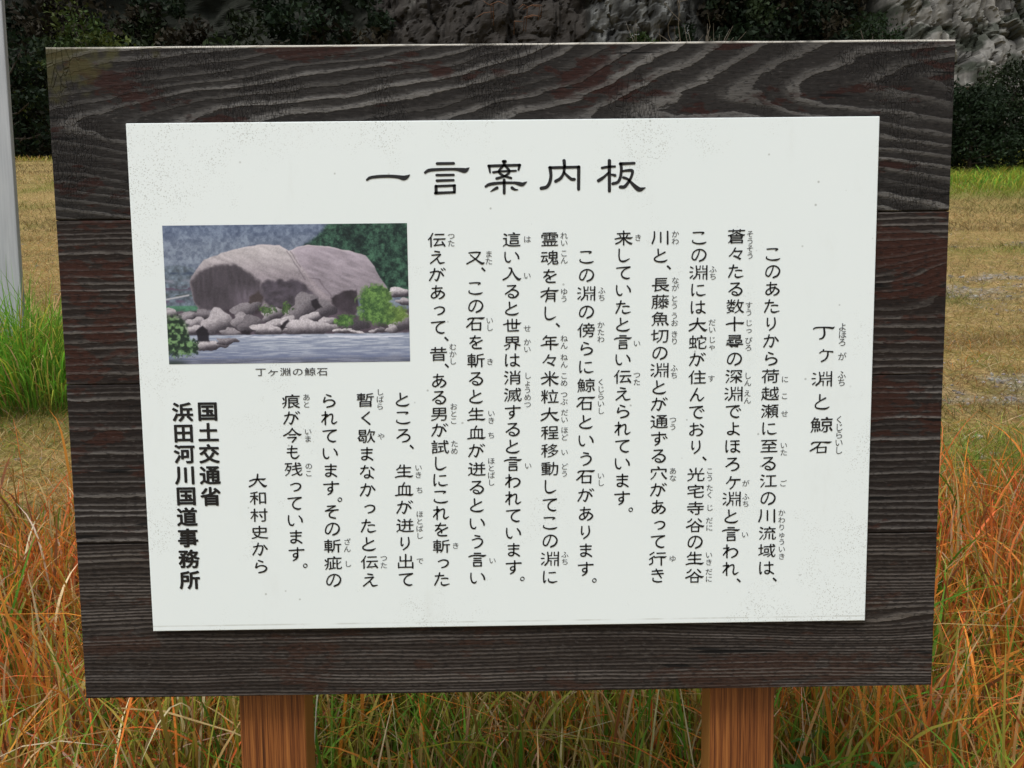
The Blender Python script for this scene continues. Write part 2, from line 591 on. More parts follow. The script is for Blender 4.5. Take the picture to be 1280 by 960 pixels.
plant_tree('forest_tree', at(1165, 23), 23, top_h(110, 23), 1.4, DG, 'dark bush hidden mostly behind the upper right corner of the board', 'bush', n=6000, lobes=28, leaf=.06, seed=7, base_h=0.08)
plant_tree('forest_tree', at(38, 46), 46, top_h(28, 46), 2.9, (0.016, 0.028, 0.014), 'dark tree standing between the grey pole and the board', 'tree', n=4800, lobes=24, seed=8, base_h=0.06)
plant_tree('forest_tree', at(-25, 47), 47, top_h(10, 47), 3.2, DG, 'dark tree standing just behind the grey pole at the left edge', 'tree', n=3800, lobes=22, seed=9, base_h=0.06)
plant_tree('forest_tree', at(85, 48), 48, top_h(75, 48), 2.6, (0.026, 0.026, 0.015), 'low brownish bush hidden mostly behind the upper left corner of the board', 'bush', n=2600, lobes=18, seed=10, base_h=0.06)

# bare pale shrub above the board
def bare_shrub(name, x, y, h, seed, label, mat):
    rng = np.random.default_rng(seed)
    parts = []
    def grow(p, d, L, r, lev):
        q = p + d * L * .5 + rng.normal(size=3) * L * .05
        e = p + d * L + rng.normal(size=3) * L * .08
        parts.append(tube([p, q, e], [r, r * .8, r * .5], 4))
        if lev < 3:
            for _ in range(4 if lev else 7):
                nd = d + rng.normal(size=3) * .55 + np.array([0, 0, .12])
                nd /= np.linalg.norm(nd)
                grow(p + (e - p) * rng.uniform(.45, 1), nd, L * rng.uniform(.5, .75), r * .55, lev + 1)
    t = empty(name, (x, y, float(gz(x, y))))
    tag(t, label, 'shrub')
    grow(np.array([0, 0, -.3]), np.array([0, 0, 1.0]), h * .5, 0.10, 0)
    v, f = join(parts)
    mesh_np('branches', v, f, mat, parent=t)
k = NT('pale_twigs')
k.base((0.17, 0.145, 0.115))
k.rough(.9)
bare_shrub('bare_shrub', at(862, 49), 49, top_h(18, 49), 5, 'leafless pale brown shrub rising behind the middle right of the board', k.m)
k = NT('rusty_twigs')
k.base((0.11, 0.050, 0.024))
k.rough(.9)
M_RUST = k.m
# withered vines on the dark cliff
for i, (u, v) in enumerate(((617, 10), (655, 24), (668, 8))):
    rng = np.random.default_rng(70 + i)
    dep = 59.0
    d = ray(u, v)
    p = CAM + d * ((dep - CAM[1]) / d[1])
    parts = []
    for s in range(3):
        a = np.array([rng.normal() * .5, 0, rng.normal() * .25])
        b = a + np.array([rng.choice([-1, 1]) * rng.uniform(.6, 1.4), rng.normal() * .2, rng.normal() * .25])
        m = (a + b) / 2 + np.array([0, -.2, rng.normal() * .15])
        parts.append(tube([a + np.array([0, 2.5, -.1]), a, m, b], [.03, .03, .035, .012], 4))
    vv, ff = join(parts)
    o = mesh_np('withered_branch', vv, ff, M_RUST)
    o.location = p
    tag(o, ['rust orange withered branch on the dark rock, leftmost of three', 'rust orange withered branch on the dark rock, lowest of three',
            'rust orange withered branch on the dark rock, rightmost of three'][i], 'branch', 'withered branches on the dark rock')

# ------------------------------------------------------------------ grass
def blades(base, H, ang, lean, curl, width, cb, ct, nseg=5, droop=0.3, wob=0.0, rng=RNG, up=None):
    n = len(base)
    t = np.linspace(0, 1, nseg + 1)[None, :]
    H = H[:, None]
    horiz = H * (lean[:, None] * t + curl[:, None] * t ** 2.3)
    vert = H * (t - np.minimum(np.abs(curl), 1.6)[:, None] * droop * t ** 3)
    dx, dy = np.cos(ang)[:, None], np.sin(ang)[:, None]
    side = wob * H * np.sin(t * rng.uniform(2, 6, (n, 1)) + rng.uniform(0, 6, (n, 1))) * t
    px = base[:, 0:1] + dx * horiz - dy * side
    py = base[:, 1:2] + dy * horiz + dx * side
    pz = base[:, 2:3] + vert
    fa = ang + math.pi / 2 + rng.normal(0, 0.7, n)
    tw = rng.normal(0, .8, n)[:, None] * t
    sx, sy = np.cos(fa[:, None] + tw), np.sin(fa[:, None] + tw)
    wd = width[:, None] * np.clip((0.55 + 1.4 * t) * (1 - t ** 1.6), 0.06, 1) * 0.5
    A = np.stack([px - sx * wd, py - sy * wd, pz], -1)
    B = np.stack([px + sx * wd, py + sy * wd, pz], -1)
    V = np.stack([A, B], 2).reshape(n, -1, 3)
    k_ = np.arange(nseg) * 2
    q = np.stack([k_, k_ + 1, k_ + 3, k_ + 2], -1)
    Q = (np.arange(n)[:, None, None] * (2 * (nseg + 1)) + q[None]).reshape(-1, 4)
    tt = np.repeat(t, 2, axis=1)[..., None]
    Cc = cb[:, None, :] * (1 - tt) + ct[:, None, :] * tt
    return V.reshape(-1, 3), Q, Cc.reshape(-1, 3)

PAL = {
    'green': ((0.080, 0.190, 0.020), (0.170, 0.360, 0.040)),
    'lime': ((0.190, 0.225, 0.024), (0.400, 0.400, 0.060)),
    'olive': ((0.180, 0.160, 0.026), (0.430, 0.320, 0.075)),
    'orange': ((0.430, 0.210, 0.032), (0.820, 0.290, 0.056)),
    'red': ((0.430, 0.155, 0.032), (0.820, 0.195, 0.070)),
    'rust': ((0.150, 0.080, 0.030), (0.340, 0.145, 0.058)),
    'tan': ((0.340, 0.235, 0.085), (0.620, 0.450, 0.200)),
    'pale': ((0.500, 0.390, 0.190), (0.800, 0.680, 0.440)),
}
def pick_cols(prob, rng):
    """prob: dict name -> array(n)"""
    names = list(prob)
    P = np.stack([np.broadcast_to(prob[k_], next(iter(prob.values())).shape) for k_ in names], 1)
    P = P / P.sum(1, keepdims=True)
    cdf = P.cumsum(1)
    ix = (rng.random(len(P))[:, None] > cdf).sum(1).clip(0, len(names) - 1)
    cb = np.array([PAL[k_][0] for k_ in names])[ix]
    ct = np.array([PAL[k_][1] for k_ in names])[ix]
    v = rng.uniform(.72, 1.28, (len(P), 1))
    h = 1 + rng.normal(0, .08, (len(P), 3))
    return cb * v * h, ct * v * h, ix

def tall_grass():
    """upright shoots, each a thin culm with arching leaves leaving it at several heights"""
    rng = np.random.default_rng(21)
    n = 25000
    x = rng.uniform(-2.9, 2.9, n)
    y = rng.uniform(-0.02, 1.62, n)
    edge = 1.40 + (fbm(x * 1.3, x * 0, 0, 3, 91) - .5) * 0.5
    dens = fbm(x * 3.5, y * 3.5, 0, 3, 93)
    keep = (y < edge) & (rng.random(n) < smooth(.28, .5, dens) * .85 + .18)
    # the near ground under and before the board is trodden down
    keep &= ~((y < 0.21) & (np.abs(x) < 0.62))
    x, y = x[keep], y[keep]
    n = len(x)
    H = rng.uniform(0.26, 0.47, n) * (0.78 + 0.48 * fbm(x * 1.8, y * 1.8, 0, 2, 97))
    H *= np.where(rng.random(n) < 0.05, 1.2, 1.0)
    def probs(x, y, kind):
        hi = np.clip(y / 1.3, 0, 1)
        rl = np.maximum(smooth(0.40, 0.75, x), smooth(0.45, 0.80, -x))
        patch = fbm(x * 2.0, y * 2.0, 0, 3, 95)
        gp = smooth(.50, .66, patch)
        p = {
            'green': (.30 + .75 * gp) * (1 - .75 * hi * rl),
            'lime': .34 * (1 - .4 * hi) + .12 * gp,
            'olive': .44 * (1 - .35 * hi) + 0 * x,
            'orange': .16 + .55 * hi * (.3 + .7 * rl) + .36 * rl,
            'red': .05 + .50 * hi * rl + .16 * rl,
            'rust': .15 + .08 * hi,
            'tan': .28 + 0 * x,
            'pale': .11 + 0 * x,
        }
        if kind == 'culm':
            p['rust'] = p['rust'] * 2; p['orange'] = p['orange'] * 1.2; p['green'] = p['green'] * .6
        return p
    base = np.stack([x, y, gzz(x, y) - .01], 1)
    ang = rng.uniform(0, 2 * math.pi, n)
    lean = np.abs(rng.normal(0, .065, n))
    curl = np.abs(rng.normal(.06, .10, n))
    cb, ct, _ = pick_cols(probs(x, y, 'culm'), rng)
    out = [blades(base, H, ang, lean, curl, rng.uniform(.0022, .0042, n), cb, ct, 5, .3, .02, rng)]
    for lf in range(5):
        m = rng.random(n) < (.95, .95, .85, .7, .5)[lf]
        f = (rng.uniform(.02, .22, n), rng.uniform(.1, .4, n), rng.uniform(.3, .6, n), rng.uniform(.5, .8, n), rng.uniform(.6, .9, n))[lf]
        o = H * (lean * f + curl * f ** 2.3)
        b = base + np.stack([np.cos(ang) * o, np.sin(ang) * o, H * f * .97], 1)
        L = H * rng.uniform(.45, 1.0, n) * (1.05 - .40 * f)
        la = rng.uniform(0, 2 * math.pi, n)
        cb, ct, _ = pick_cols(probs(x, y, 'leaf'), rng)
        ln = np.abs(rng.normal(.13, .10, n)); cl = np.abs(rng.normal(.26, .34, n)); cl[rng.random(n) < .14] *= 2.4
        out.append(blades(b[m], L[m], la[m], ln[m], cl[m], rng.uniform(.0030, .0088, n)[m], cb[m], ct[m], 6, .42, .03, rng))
    # dead curled leaves low down
    m = 5200
    x = rng.uniform(-2.9, 2.9, m); y = rng.uniform(0.0, 1.6, m)
    z = gzz(x, y) + rng.uniform(0, .26, m) ** 1.4
    prob = {'tan': .35 + 0 * x, 'rust': .6 + 0 * x, 'pale': .06 + 0 * x, 'olive': .2 + 0 * x}
    cb, ct, _ = pick_cols(prob, rng)
    keep = ~((y < 0.21) & (np.abs(x) < 0.62))
    base = np.stack([x, y, z], 1)
    out.append(blades(base[keep], rng.uniform(.05, .14, m)[keep], rng.uniform(0, 6.28, m)[keep], rng.uniform(.2, 1.0, m)[keep], rng.uniform(.3, 1.8, m)[keep],
               rng.uniform(.002, .005, m)[keep], cb[keep], ct[keep], 6, .6, .15, rng))
    V, Q, K, off = [], [], [], 0
    for v, q, k_ in out:
        V.append(v); Q.append(q + off); K.append(k_); off += len(v)
    o = mesh_np('tall_grass', np.concatenate(V), np.concatenate(Q), M_GRASS, np.concatenate(K))
    tag(o, 'tall reddish orange and green autumn grass growing around the sign posts', 'grass', kind='stuff')
tall_grass()

def field_grass():
    rng = np.random.default_rng(33)
    Vs, Qs, Ks, off = [], [], [], 0
    def add(r):
        nonlocal off
        Vs.append(r[0]); Qs.append(r[1] + off); Ks.append(r[2]); off += len(r[0])
    def zone(n, y0, y1, hmin, hmax, wmin, wmax, nseg=3, spread=.85, flat=.9):
        y = y0 + (y1 - y0) * rng.random(n) ** 1.15
        half = spread * (y + 1.0) + .6
        x = rng.uniform(-1, 1, n) * half
        gm = gravel_mask(x, y)
        gn = green_mask(x, y)
        keep = rng.random(n) > gm * .93
        x, y, gn = x[keep], y[keep], gn[keep]
        m = len(x)
        warm = smooth(.52, .7, fbm(x * .6, y * .25, 0, 3, 99))
        orange_band = np.exp(-((y - 7.5) / 2.2) ** 2) * smooth(0.5, 2.5, -x)
        prob = {'tan': .55 * (1 - .75 * gn), 'pale': .22 * (1 - .85 * gn), 'olive': .28 + .25 * gn, 'orange': .03 + .20 * warm + .45 * orange_band,
                'rust': .10 * (1 - .6 * gn), 'lime': .05 + .8 * gn, 'green': .03 + 1.3 * gn}
        cb, ct, _ = pick_cols(prob, rng)
        band = fbm(x * .10 + 5, y * (1.6 if y1 < 12 else .55), 0, 3, 131)          # mown swaths
        sw = (.62 + .55 * smooth(.35, .62, band))[:, None]
        mean = np.array([.42, .325, .155]) * (1 - gn[:, None]) + np.array([.22, .26, .045]) * gn[:, None]
        calm = .15 if y1 < 5 else (.45 if y1 < 11 else .65)
        dark = rng.uniform(.7, 1.0, (m, 1)) * sw
        cb, ct = (cb * (1 - calm) + mean * calm * .85) * dark, (ct * (1 - calm) + mean * calm) * dark
        H = rng.uniform(hmin, hmax, m) * (1 + 1.3 * gn)
        lean = rng.uniform(0, flat, m) * (1 - .6 * gn)
        curl = rng.uniform(.1, 1.1, m)
        base = np.stack([x, y, gzz(x, y) - .004], 1)
        add(blades(base, H, rng.uniform(0, 6.28, m), lean, curl, rng.uniform(wmin, wmax, m), cb, ct, nseg, .42, .05, rng))
    zone(92000, 1.25, 4.4, .03, .085, .0022, .005, 4, 1.15, 2.2)
    zone(125000, 4.0, 10, .03, .075, .003, .0065, 3, 1.15, 2.4)
    zone(90000, 9.5, 22, .04, .09, .006, .013, 3, 1.05, 2.2)
    zone(65000, 21, 42, .06, .13, .014, .03, 3, 1.05, 1.6)
    # long straws lying about
    n = 4200
    y = rng.uniform(1.2, 8, n); x = rng.uniform(-1, 1, n) * (.85 * (y + 1) + .4)
    prob = {'tan': .5 + 0 * x, 'pale': .6 + 0 * x}
    cb, ct, _ = pick_cols(prob, rng)
    z = gzz(x, y) + rng.uniform(.01, .06, n)
    add(blades(np.stack([x, y, z], 1), rng.uniform(.012, .04, n), rng.uniform(0, 6.28, n), rng.uniform(4, 10, n), rng.uniform(-.5, 1, n),
               rng.uniform(.0022, .0045, n), cb, ct, 4, .2, .4, rng))
    o = mesh_np('mown_field_grass', np.concatenate(Vs), np.concatenate(Qs), M_GRASS, np.concatenate(Ks))
    tag(o, 'short dry straw coloured grass covering the mown field', 'grass', kind='stuff')
field_grass()

def verge():
    """tall fresh green grass along the far right edge of the field, a thin pale fringe on the left"""
    rng = np.random.default_rng(44)
    n = 20000
    x = rng.uniform(6, 40, n); y = 15 + 5 * rng.random(n)
    H = rng.uniform(.12, .42, n) * smooth(14.4, 17, y) * (.6 + .8 * fbm(x * .5, y * .5, 0, 3, 77))
    prob = {'lime': .6 + 0 * x, 'green': .45 + 0 * x, 'olive': .10 + 0 * x}
    cb, ct, _ = pick_cols(prob, rng)
    r1 = blades(np.stack([x, y, gzz(x, y)], 1), H, rng.uniform(0, 6.28, n), rng.uniform(0, .35, n), rng.uniform(.1, .8, n), rng.uniform(.012, .028, n), cb * 1.1, ct * 1.1, 4, .4, .03, rng)
    n = 7000
    x = rng.uniform(-50, 9, n); y = rng.uniform(38.5, 41, n)
    H = rng.uniform(.12, .42, n) * (.5 + fbm(x * .5, y * .5, 0, 3, 78))
    prob = {'lime': .5 + 0 * x, 'tan': .45 + 0 * x, 'olive': .4 + 0 * x}
    cb, ct, _ = pick_cols(prob, rng)
    r2 = blades(np.stack([x, y, gzz(x, y)], 1), H, rng.uniform(0, 6.28, n), rng.uniform(0, .35, n), rng.uniform(.1, .8, n), rng.uniform(.02, .05, n), cb, ct, 4, .4, .03, rng)
    o = mesh_np('verge_grass', np.concatenate([r1[0], r2[0]]), np.concatenate([r1[1], r2[1] + len(r1[0])]), M_GRASS, np.concatenate([r1[2], r2[2]]))
    tag(o, 'bright green grass along the far edge of the field', 'grass', kind='stuff')
verge()

# green tussock around the grey pole (a clump one can point to)
POLE_Y = 3.75
def tussock():
    rng = np.random.default_rng(55)
    n = 5200
    th = rng.uniform(0, 6.28, n); r = rng.uniform(0, 1, n) ** .6
    x = -2.80 + np.cos(th) * r * .95
    y = POLE_Y - .12 + np.sin(th) * r * .55
    H = rng.uniform(.24, .74, n) * (1.1 - .55 * r)
    prob = {'green': .95 + 0 * x, 'lime': .25 + 0 * x, 'tan': .10 * (0.3 + r), 'olive': .10 + 0 * x}
    cb, ct, _ = pick_cols(prob, rng)
    ang = np.where(rng.random(n) < .6, th, rng.uniform(0, 6.28, n))
    res = blades(np.stack([x, y, gzz(x, y) - .01], 1), H, ang, np.abs(rng.normal(.12, .22, n)), np.abs(rng.normal(.5, .45, n)),
                 rng.uniform(.005, .011, n), cb * 1.15, ct * 1.2, 6, .42, .03, rng)
    o = mesh_np('grass_tussock', *res[:2], M_GRASS, res[2])
    tag(o, 'lush green grass tussock at the foot of the grey pole', 'grass')
tussock()

# leafy weeds low between the right post and the corner of the picture
def weed(x, y, h, seed, label, tint=(0.075, 0.19, 0.035)):
    rng = np.random.default_rng(seed)
    t = empty('leafy_weed', (x, y, float(gzz(np.array([x]), np.array([y]))[0])))
    tag(t, label, 'weed', 'leafy weeds in the tall grass')
    stems, V, Q, K, off = [], [], [], [], 0
    for s in range(3):
        d = np.array([rng.normal() * .12, rng.normal() * .12, 1.0])
        pth = [np.zeros(3), d * h * .5 + rng.normal(size=3) * .008, d * h]
        stems.append(tube(pth, [.0025, .002, .001], 5))
        for lf in range(9):
            f = .35 + .65 * (lf + rng.random()) / 9
            p0 = d * h * f
            a = rng.uniform(0, 6.28)
            L = rng.uniform(.05, .09) * (1.1 - .4 * f)
            Wd = L * .26
            out = np.array([math.cos(a), math.sin(a), 0])
            sd_ = np.array([-math.sin(a), math.cos(a), 0])
            ts = np.linspace(0, 1, 6)
            c = p0 + out * (L * ts)[:, None] + np.array([0, 0, 1]) * (L * (.35 * ts - .55 * ts ** 2))[:, None]
            wv = Wd * np.sin(np.pi * np.clip(ts, .02, .985)) ** .8
            fold = np.array([0, 0, 1]) * (wv * .35)[:, None]
            v = np.stack([c - sd_ * wv[:, None] / 2 * 1.0 + fold, c, c + sd_ * wv[:, None] / 2 + fold], 1).reshape(-1, 3)
            q = grid_quads(3, 6)
            V.append(v); Q.append(q + off); off += len(v)
            K.append(np.tile(np.array(tint) * rng.uniform(.75, 1.35), (len(v), 1)))
    k_ = NT('weed_stem'); k_.base((0.09, 0.11, 0.03)); k_.rough(.6)
    sv, sf = join(stems)
    mesh_np('stem', sv, sf, k_.m, parent=t)
    mesh_np('leaves', np.concatenate(V), np.concatenate(Q), M_GRASS, np.concatenate(K), parent=t)
weed(0.480, 0.235, .455, 1, 'green weed with pointed leaves, nearest to the right post')
weed(0.545, 0.25, .45, 2, 'green weed with pointed leaves low in the grass, middle of the three')
weed(0.42, 0.23, .43, 3, 'green weed with pointed leaves hugging the right side of the right post')

# gravel
def gravel():
    rng = np.random.default_rng(66)
    bm = bmesh.new()
    bmesh.ops.create_icosphere(bm, subdivisions=1, radius=1)
    bv = np.array([v.co[:] for v in bm.verts])
    bf = np.array([[v.index for v in f.verts] for f in bm.faces])
    bm.free()
    n = 80000
    y = rng.uniform(2.2, 10, n); x = rng.uniform(-1, 1, n) * (.85 * (y + 1) + .4)
    g = gravel_mask(x, y)
    keep = rng.random(n) < g * .85 + .012
    x, y = x[keep], y[keep]
    n = len(x)
    s = rng.uniform(.0035, .011, n) * (1 + (rng.random(n) < .08) * .9) * (1 + .05 * y)
    ax = rng.uniform(.6, 1.4, (n, 1, 3)) * np.array([1, 1, .6])
    a = rng.uniform(0, 6.28, n)
    jit = 1 + rng.uniform(-.28, .28, (n, len(bv), 1))
    P = bv[None] * ax * jit * s[:, None, None]
    ca, sa = np.cos(a)[:, None], np.sin(a)[:, None]
    X = P[..., 0] * ca - P[..., 1] * sa + x[:, None]
    Y = P[..., 0] * sa + P[..., 1] * ca + y[:, None]
    Z = P[..., 2] + (gzz(x, y) + s * .15)[:, None]
    V = np.stack([X, Y, Z], -1).reshape(-1, 3)
    F = (bf[None] + (np.arange(n) * len(bv))[:, None, None]).reshape(-1, 3)
    tone = rng.uniform(.10, .36, (n, 1)) * (1 + rng.normal(0, .03, (n, 3))) * np.array([1.06, .98, .86])
    K = np.repeat(tone, len(bv), 0)
    o = mesh_np('gravel', V, None, mat_tint('gravel_stone', .9, 60, .25), K, tris=F, shade=False)
    tag(o, 'scattered grey gravel showing through the dry grass', 'gravel', kind='stuff')
gravel()

# ------------------------------------------------------------------ grey pole at the left edge
def box_bm(x0, x1, y0, y1, z0, z1, bev=0.0):
    bm = bmesh.new()
    bmesh.ops.create_cube(bm, size=1)
    for v in bm.verts:
        v.co = Vector(((x0 + x1) / 2 + v.co.x * (x1 - x0), (y0 + y1) / 2 + v.co.y * (y1 - y0), (z0 + z1) / 2 + v.co.z * (z1 - z0)))
    if bev:
        bmesh.ops.bevel(bm, geom=bm.edges[:], offset=bev, segments=2, profile=.5, affect='EDGES')
    return bm

def bm_obj(name, bm, mat, parent=None, shade=False):
    me = bpy.data.meshes.new(name)
    bm.normal_update()
    bm.to_mesh(me)
    bm.free()
    if shade:
        me.polygons.foreach_set('use_smooth', np.ones(len(me.polygons), bool))
    me.materials.append(mat)
    o = bpy.data.objects.new(name, me)
    C.objects.link(o)
    if parent: o.parent = parent
    return o

k = NT('galvanised_steel')
pv = k.noise(7, k.coord((9, 9, .35)), 5, .6)
pb = k.noise(2.5, k.coord((1, 1, .8)), 4, .6)
c = k.ramp(pv, [(0.3, (0.27, 0.285, 0.30)), (0.7, (0.37, 0.385, 0.395))])
c = k.mix(k.step(pb, .55, .75), c, (0.33, 0.315, 0.30))
k.base(c)
k.b.inputs['Metallic'].default_value = 0.15
k.rough(0.5)
M_STEEL = k.m
d = ray(15, 200)
t_ = (POLE_Y - CAM[1]) / d[1]
PX1 = float(CAM[0] + d[0] * t_)                   # right edge of the pole
pole = empty('steel_pole', (PX1 - .11, POLE_Y, float(gz(0, POLE_Y))))
tag(pole, 'grey galvanised steel pole rising from the green tussock at the left edge', 'pole')
bm_obj('shaft', box_bm(-.11, .11, 0, .035, -.4, 5.2, .006), M_STEEL, pole)
bm_obj('pole_cap', box_bm(-.115, .115, -.005, .04, 5.201, 5.22, .004), M_STEEL, pole)
# ------------------------------------------------------------------ the information board
sign = empty('information_sign', (0, 0, 0))
tag(sign, 'weathered dark plank information board with a white panel of Japanese text on two brown posts', 'sign')

def project(P):
    P = np.asarray(P, float)
    c = (P - CAM) @ ROT
    return 640 + FPX * c[..., 0] / -c[..., 2], 480 - FPX * c[..., 1] / -c[..., 2]

def mat_plank(name, dark, light, brown, wide, bare=0.5, crack=0.0, ragged=0.3):
    k = NT(name)
    ph = k.attr('phase')
    gc = k.coord()
    fine = k.noise(60, k.coord((.5, 1, 2.2)), 5, .7)                # fibre, along the plank
    wob = k.noise(22, k.coord((.8, 1, 2)), 4, .65)
    rag = k.noise(130, k.coord((.45, 1, 1.2)), 3, .7)
    ph2 = k.math('ADD', k.math('ADD', ph, k.math('MULTIPLY_ADD', wob, 0.5, -0.25)), k.math('MULTIPLY_ADD', rag, ragged, -.5 * ragged))
    fr = k.math('FRACT', ph2)
    a, b = wide
    ring = k.ramp(fr, [(0.0, 0.05), (a - .20, 0.10), (a - .02, 0.42), (a + .05, 0.80), (b, 1.0), (b + .035, 0.12), (1.0, 0.05)])
    wn = k.n('ShaderNodeTexWhiteNoise', noise_dimensions='1D')
    k.l(k.math('FLOOR', ph2), wn.inputs['W'])
    ring = k.math('MULTIPLY', ring, k.math('MULTIPLY_ADD', wn.outputs['Value'], .95, .25))
    ring = k.math('MULTIPLY', ring, k.math('MULTIPLY_ADD', k.step(k.noise(5, k.coord((.6, 1, 1.5)), 4, .6), .35, .65), .65, .5))
    rr = k.math('MULTIPLY', ring, k.math('MULTIPLY_ADD', fine, 1.3, 0.32), clamp=True)
    fib = k.noise(420, k.coord((.10, 1, 1.0)), 3, .7)
    c = k.mix(rr, dark, light)
    # remains of the old brown stain
    st = k.noise(7, k.coord((.7, 1, 2.4)), 5, .68, .3)
    stn = k.noise(60, k.coord((.6, 1, 1.6)), 3, .6)
    m = k.step(k.math('MULTIPLY_ADD', stn, .30, st), .665 + .06 * bare, .70 + .06 * bare)
    m = k.math('MULTIPLY', m, k.math('SUBTRACT', 1.0, k.math('MULTIPLY', rr, .75), clamp=True))
    c = k.mix(m, c, brown)
    # bleached bare fibres
    bl = k.noise(11, k.coord((.5, 1, 3.2)), 5, .7)
    c = k.mix(k.math('MULTIPLY', k.step(bl, .58, .74), k.math('MULTIPLY_ADD', fine, .6, 0.0), clamp=True), c, (.088, .086, .084))
    speck = k.noise(330, k.coord((.38, 1, 1.0)), 2, .6)
    c = k.mix(k.math('MULTIPLY', k.step(speck, .58, .74), k.math('MULTIPLY_ADD', k.noise(16, gc, 3, .6), 1.1, -.15, True)), c, (.092, .086, .079))
    c = k.mix(k.math('MULTIPLY', k.step(speck, .50, .32), .65), c, (.008, .0075, .0075))
    c = k.mix(k.math('MULTIPLY', fib, .45), c, (.010, .0095, .0095))
    spl = k.math('MULTIPLY', k.step(k.noise(60, k.coord((.10, 1, 1.6)), 2, .5), .69, .72), .9)
    c = k.mix(spl, c, (.005, .005, .005))
    h = k.math('ADD', rr, k.math('MULTIPLY', fib, .5))
    if crack:
        # short checks across the grain and long splits along it
        v = k.vor(1, k.coord((120, 1, 42)), 'DISTANCE_TO_EDGE')
        cm = k.noise(5.5, gc, 4, .65)
        cr = k.math('MULTIPLY', k.math('SUBTRACT', 1.0, k.step(v, .008, .05)), k.math('MULTIPLY', k.step(cm, .56, .66), .8))
        v2 = k.vor(1, k.coord((330, 1, 95)), 'DISTANCE_TO_EDGE')
        cr2 = k.math('MULTIPLY', k.math('SUBTRACT', 1.0, k.step(v2, .01, .09)), k.math('MULTIPLY', k.step(k.noise(9, gc, 3, .6), .48, .62), .6))
        cr = k.math('MULTIPLY', k.math('MAXIMUM', cr, cr2), crack)
        c = k.mix(cr, c, (.008, .008, .008))
        h = k.math('SUBTRACT', h, k.math('MULTIPLY', cr, 1.1))
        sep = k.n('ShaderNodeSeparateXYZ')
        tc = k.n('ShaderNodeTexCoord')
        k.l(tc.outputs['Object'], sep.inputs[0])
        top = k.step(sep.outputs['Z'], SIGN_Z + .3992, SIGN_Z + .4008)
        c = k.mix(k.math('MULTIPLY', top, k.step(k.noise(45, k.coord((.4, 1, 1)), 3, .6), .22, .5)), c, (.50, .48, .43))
        mo = k.math('MULTIPLY', k.step(k.math('MULTIPLY_ADD', k.noise(40, gc, 3, .6), .35, k.math('SUBTRACT', k.math('MULTIPLY', sep.outputs['X'], -1.0), k.math('MULTIPLY', k.math('SUBTRACT', SIGN_Z + .40, sep.outputs['Z']), 1.6))), .60, .69), .65)
        c = k.mix(mo, c, (.055, .052, .018))
    k.base(c)
    k.rough(k.math('MULTIPLY_ADD', fib, .2, .62))
    k.spec(.09)
    k.bump(h, .8, .0018)
    return k.m

GREY_L, GREY_D = (.152, .146, .138), (.0170, .0150, .0140)
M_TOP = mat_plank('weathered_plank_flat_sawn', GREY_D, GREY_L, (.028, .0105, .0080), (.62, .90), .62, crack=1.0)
M_P2 = mat_plank('weathered_plank_stained', (.0150, .0098, .0080), (.165, .150, .135), (.040, .0150, .0100), (.62, .88), .15)
M_P3 = mat_plank('weathered_plank_dark', (.0140, .0098, .0084), (.160, .147, .134), (.036, .0145, .0100), (.62, .88), .40)
M_P4 = mat_plank('weathered_plank_close_grained', (.0170, .0120, .0098), (.120, .105, .091), (.037, .0190, .0130), (.50, .86), .55, ragged=.25)

BX0, BX1 = -0.5432, 0.5418
def seam(vl, vr):
    a = on_board(75, vl, .006)[1]; b = on_board(1185, vr, .006)[1]
    return (a + b) / 2
zs = [SIGN_Z + .4025, seam(277, 262), seam(482, 467), seam(681, 665), SIGN_Z - .4020]

def phase_top(u, v):
    y0 = 156 - 52 * smooth(700, 1060, u)
    dy = v - y0
    s = np.sqrt(dy ** 2 + 14 ** 2) - 14
    cu = 6.6 - 3.1 * smooth(480, 820, u)
    cdn = 8.0 - 2.4 * smooth(600, 1000, u)
    w_ = smooth(-6, 6, dy)
    p = u - s * (cu * (1 - w_) + cdn * w_)
    p = p + (fbm(u / 130, v / 45, 0, 3, 301) - .5) * 150 + (fbm(u / 420, v / 160, 0, 2, 305) - .5) * 120
    return p / 92.0
def phase_flat(sp, seed, knot=None):
    def f(u, v):
        r = v + 0.0135 * (u - 640)
        p = r / sp + 2.2 * (fbm(r / 38, u / 2500, 0, 3, seed) - .5) * (10 / sp) + 1.5 * (fbm(u / 260, r / 60, 0, 3, seed + 5) - .5) * (8 / sp)
        if knot:
            ku, kv, a, b, amp = knot
            p = p + amp * np.exp(-((u - ku) / a) ** 2 - ((v - kv) / b) ** 2)
        return p
    return f
PH = [phase_top, phase_flat(9.5, 311, (1205, 345, 55, 34, 3.4)), phase_flat(8.5, 321), phase_flat(4.4, 331, (1060, 785, 150, 24, -3.0))]

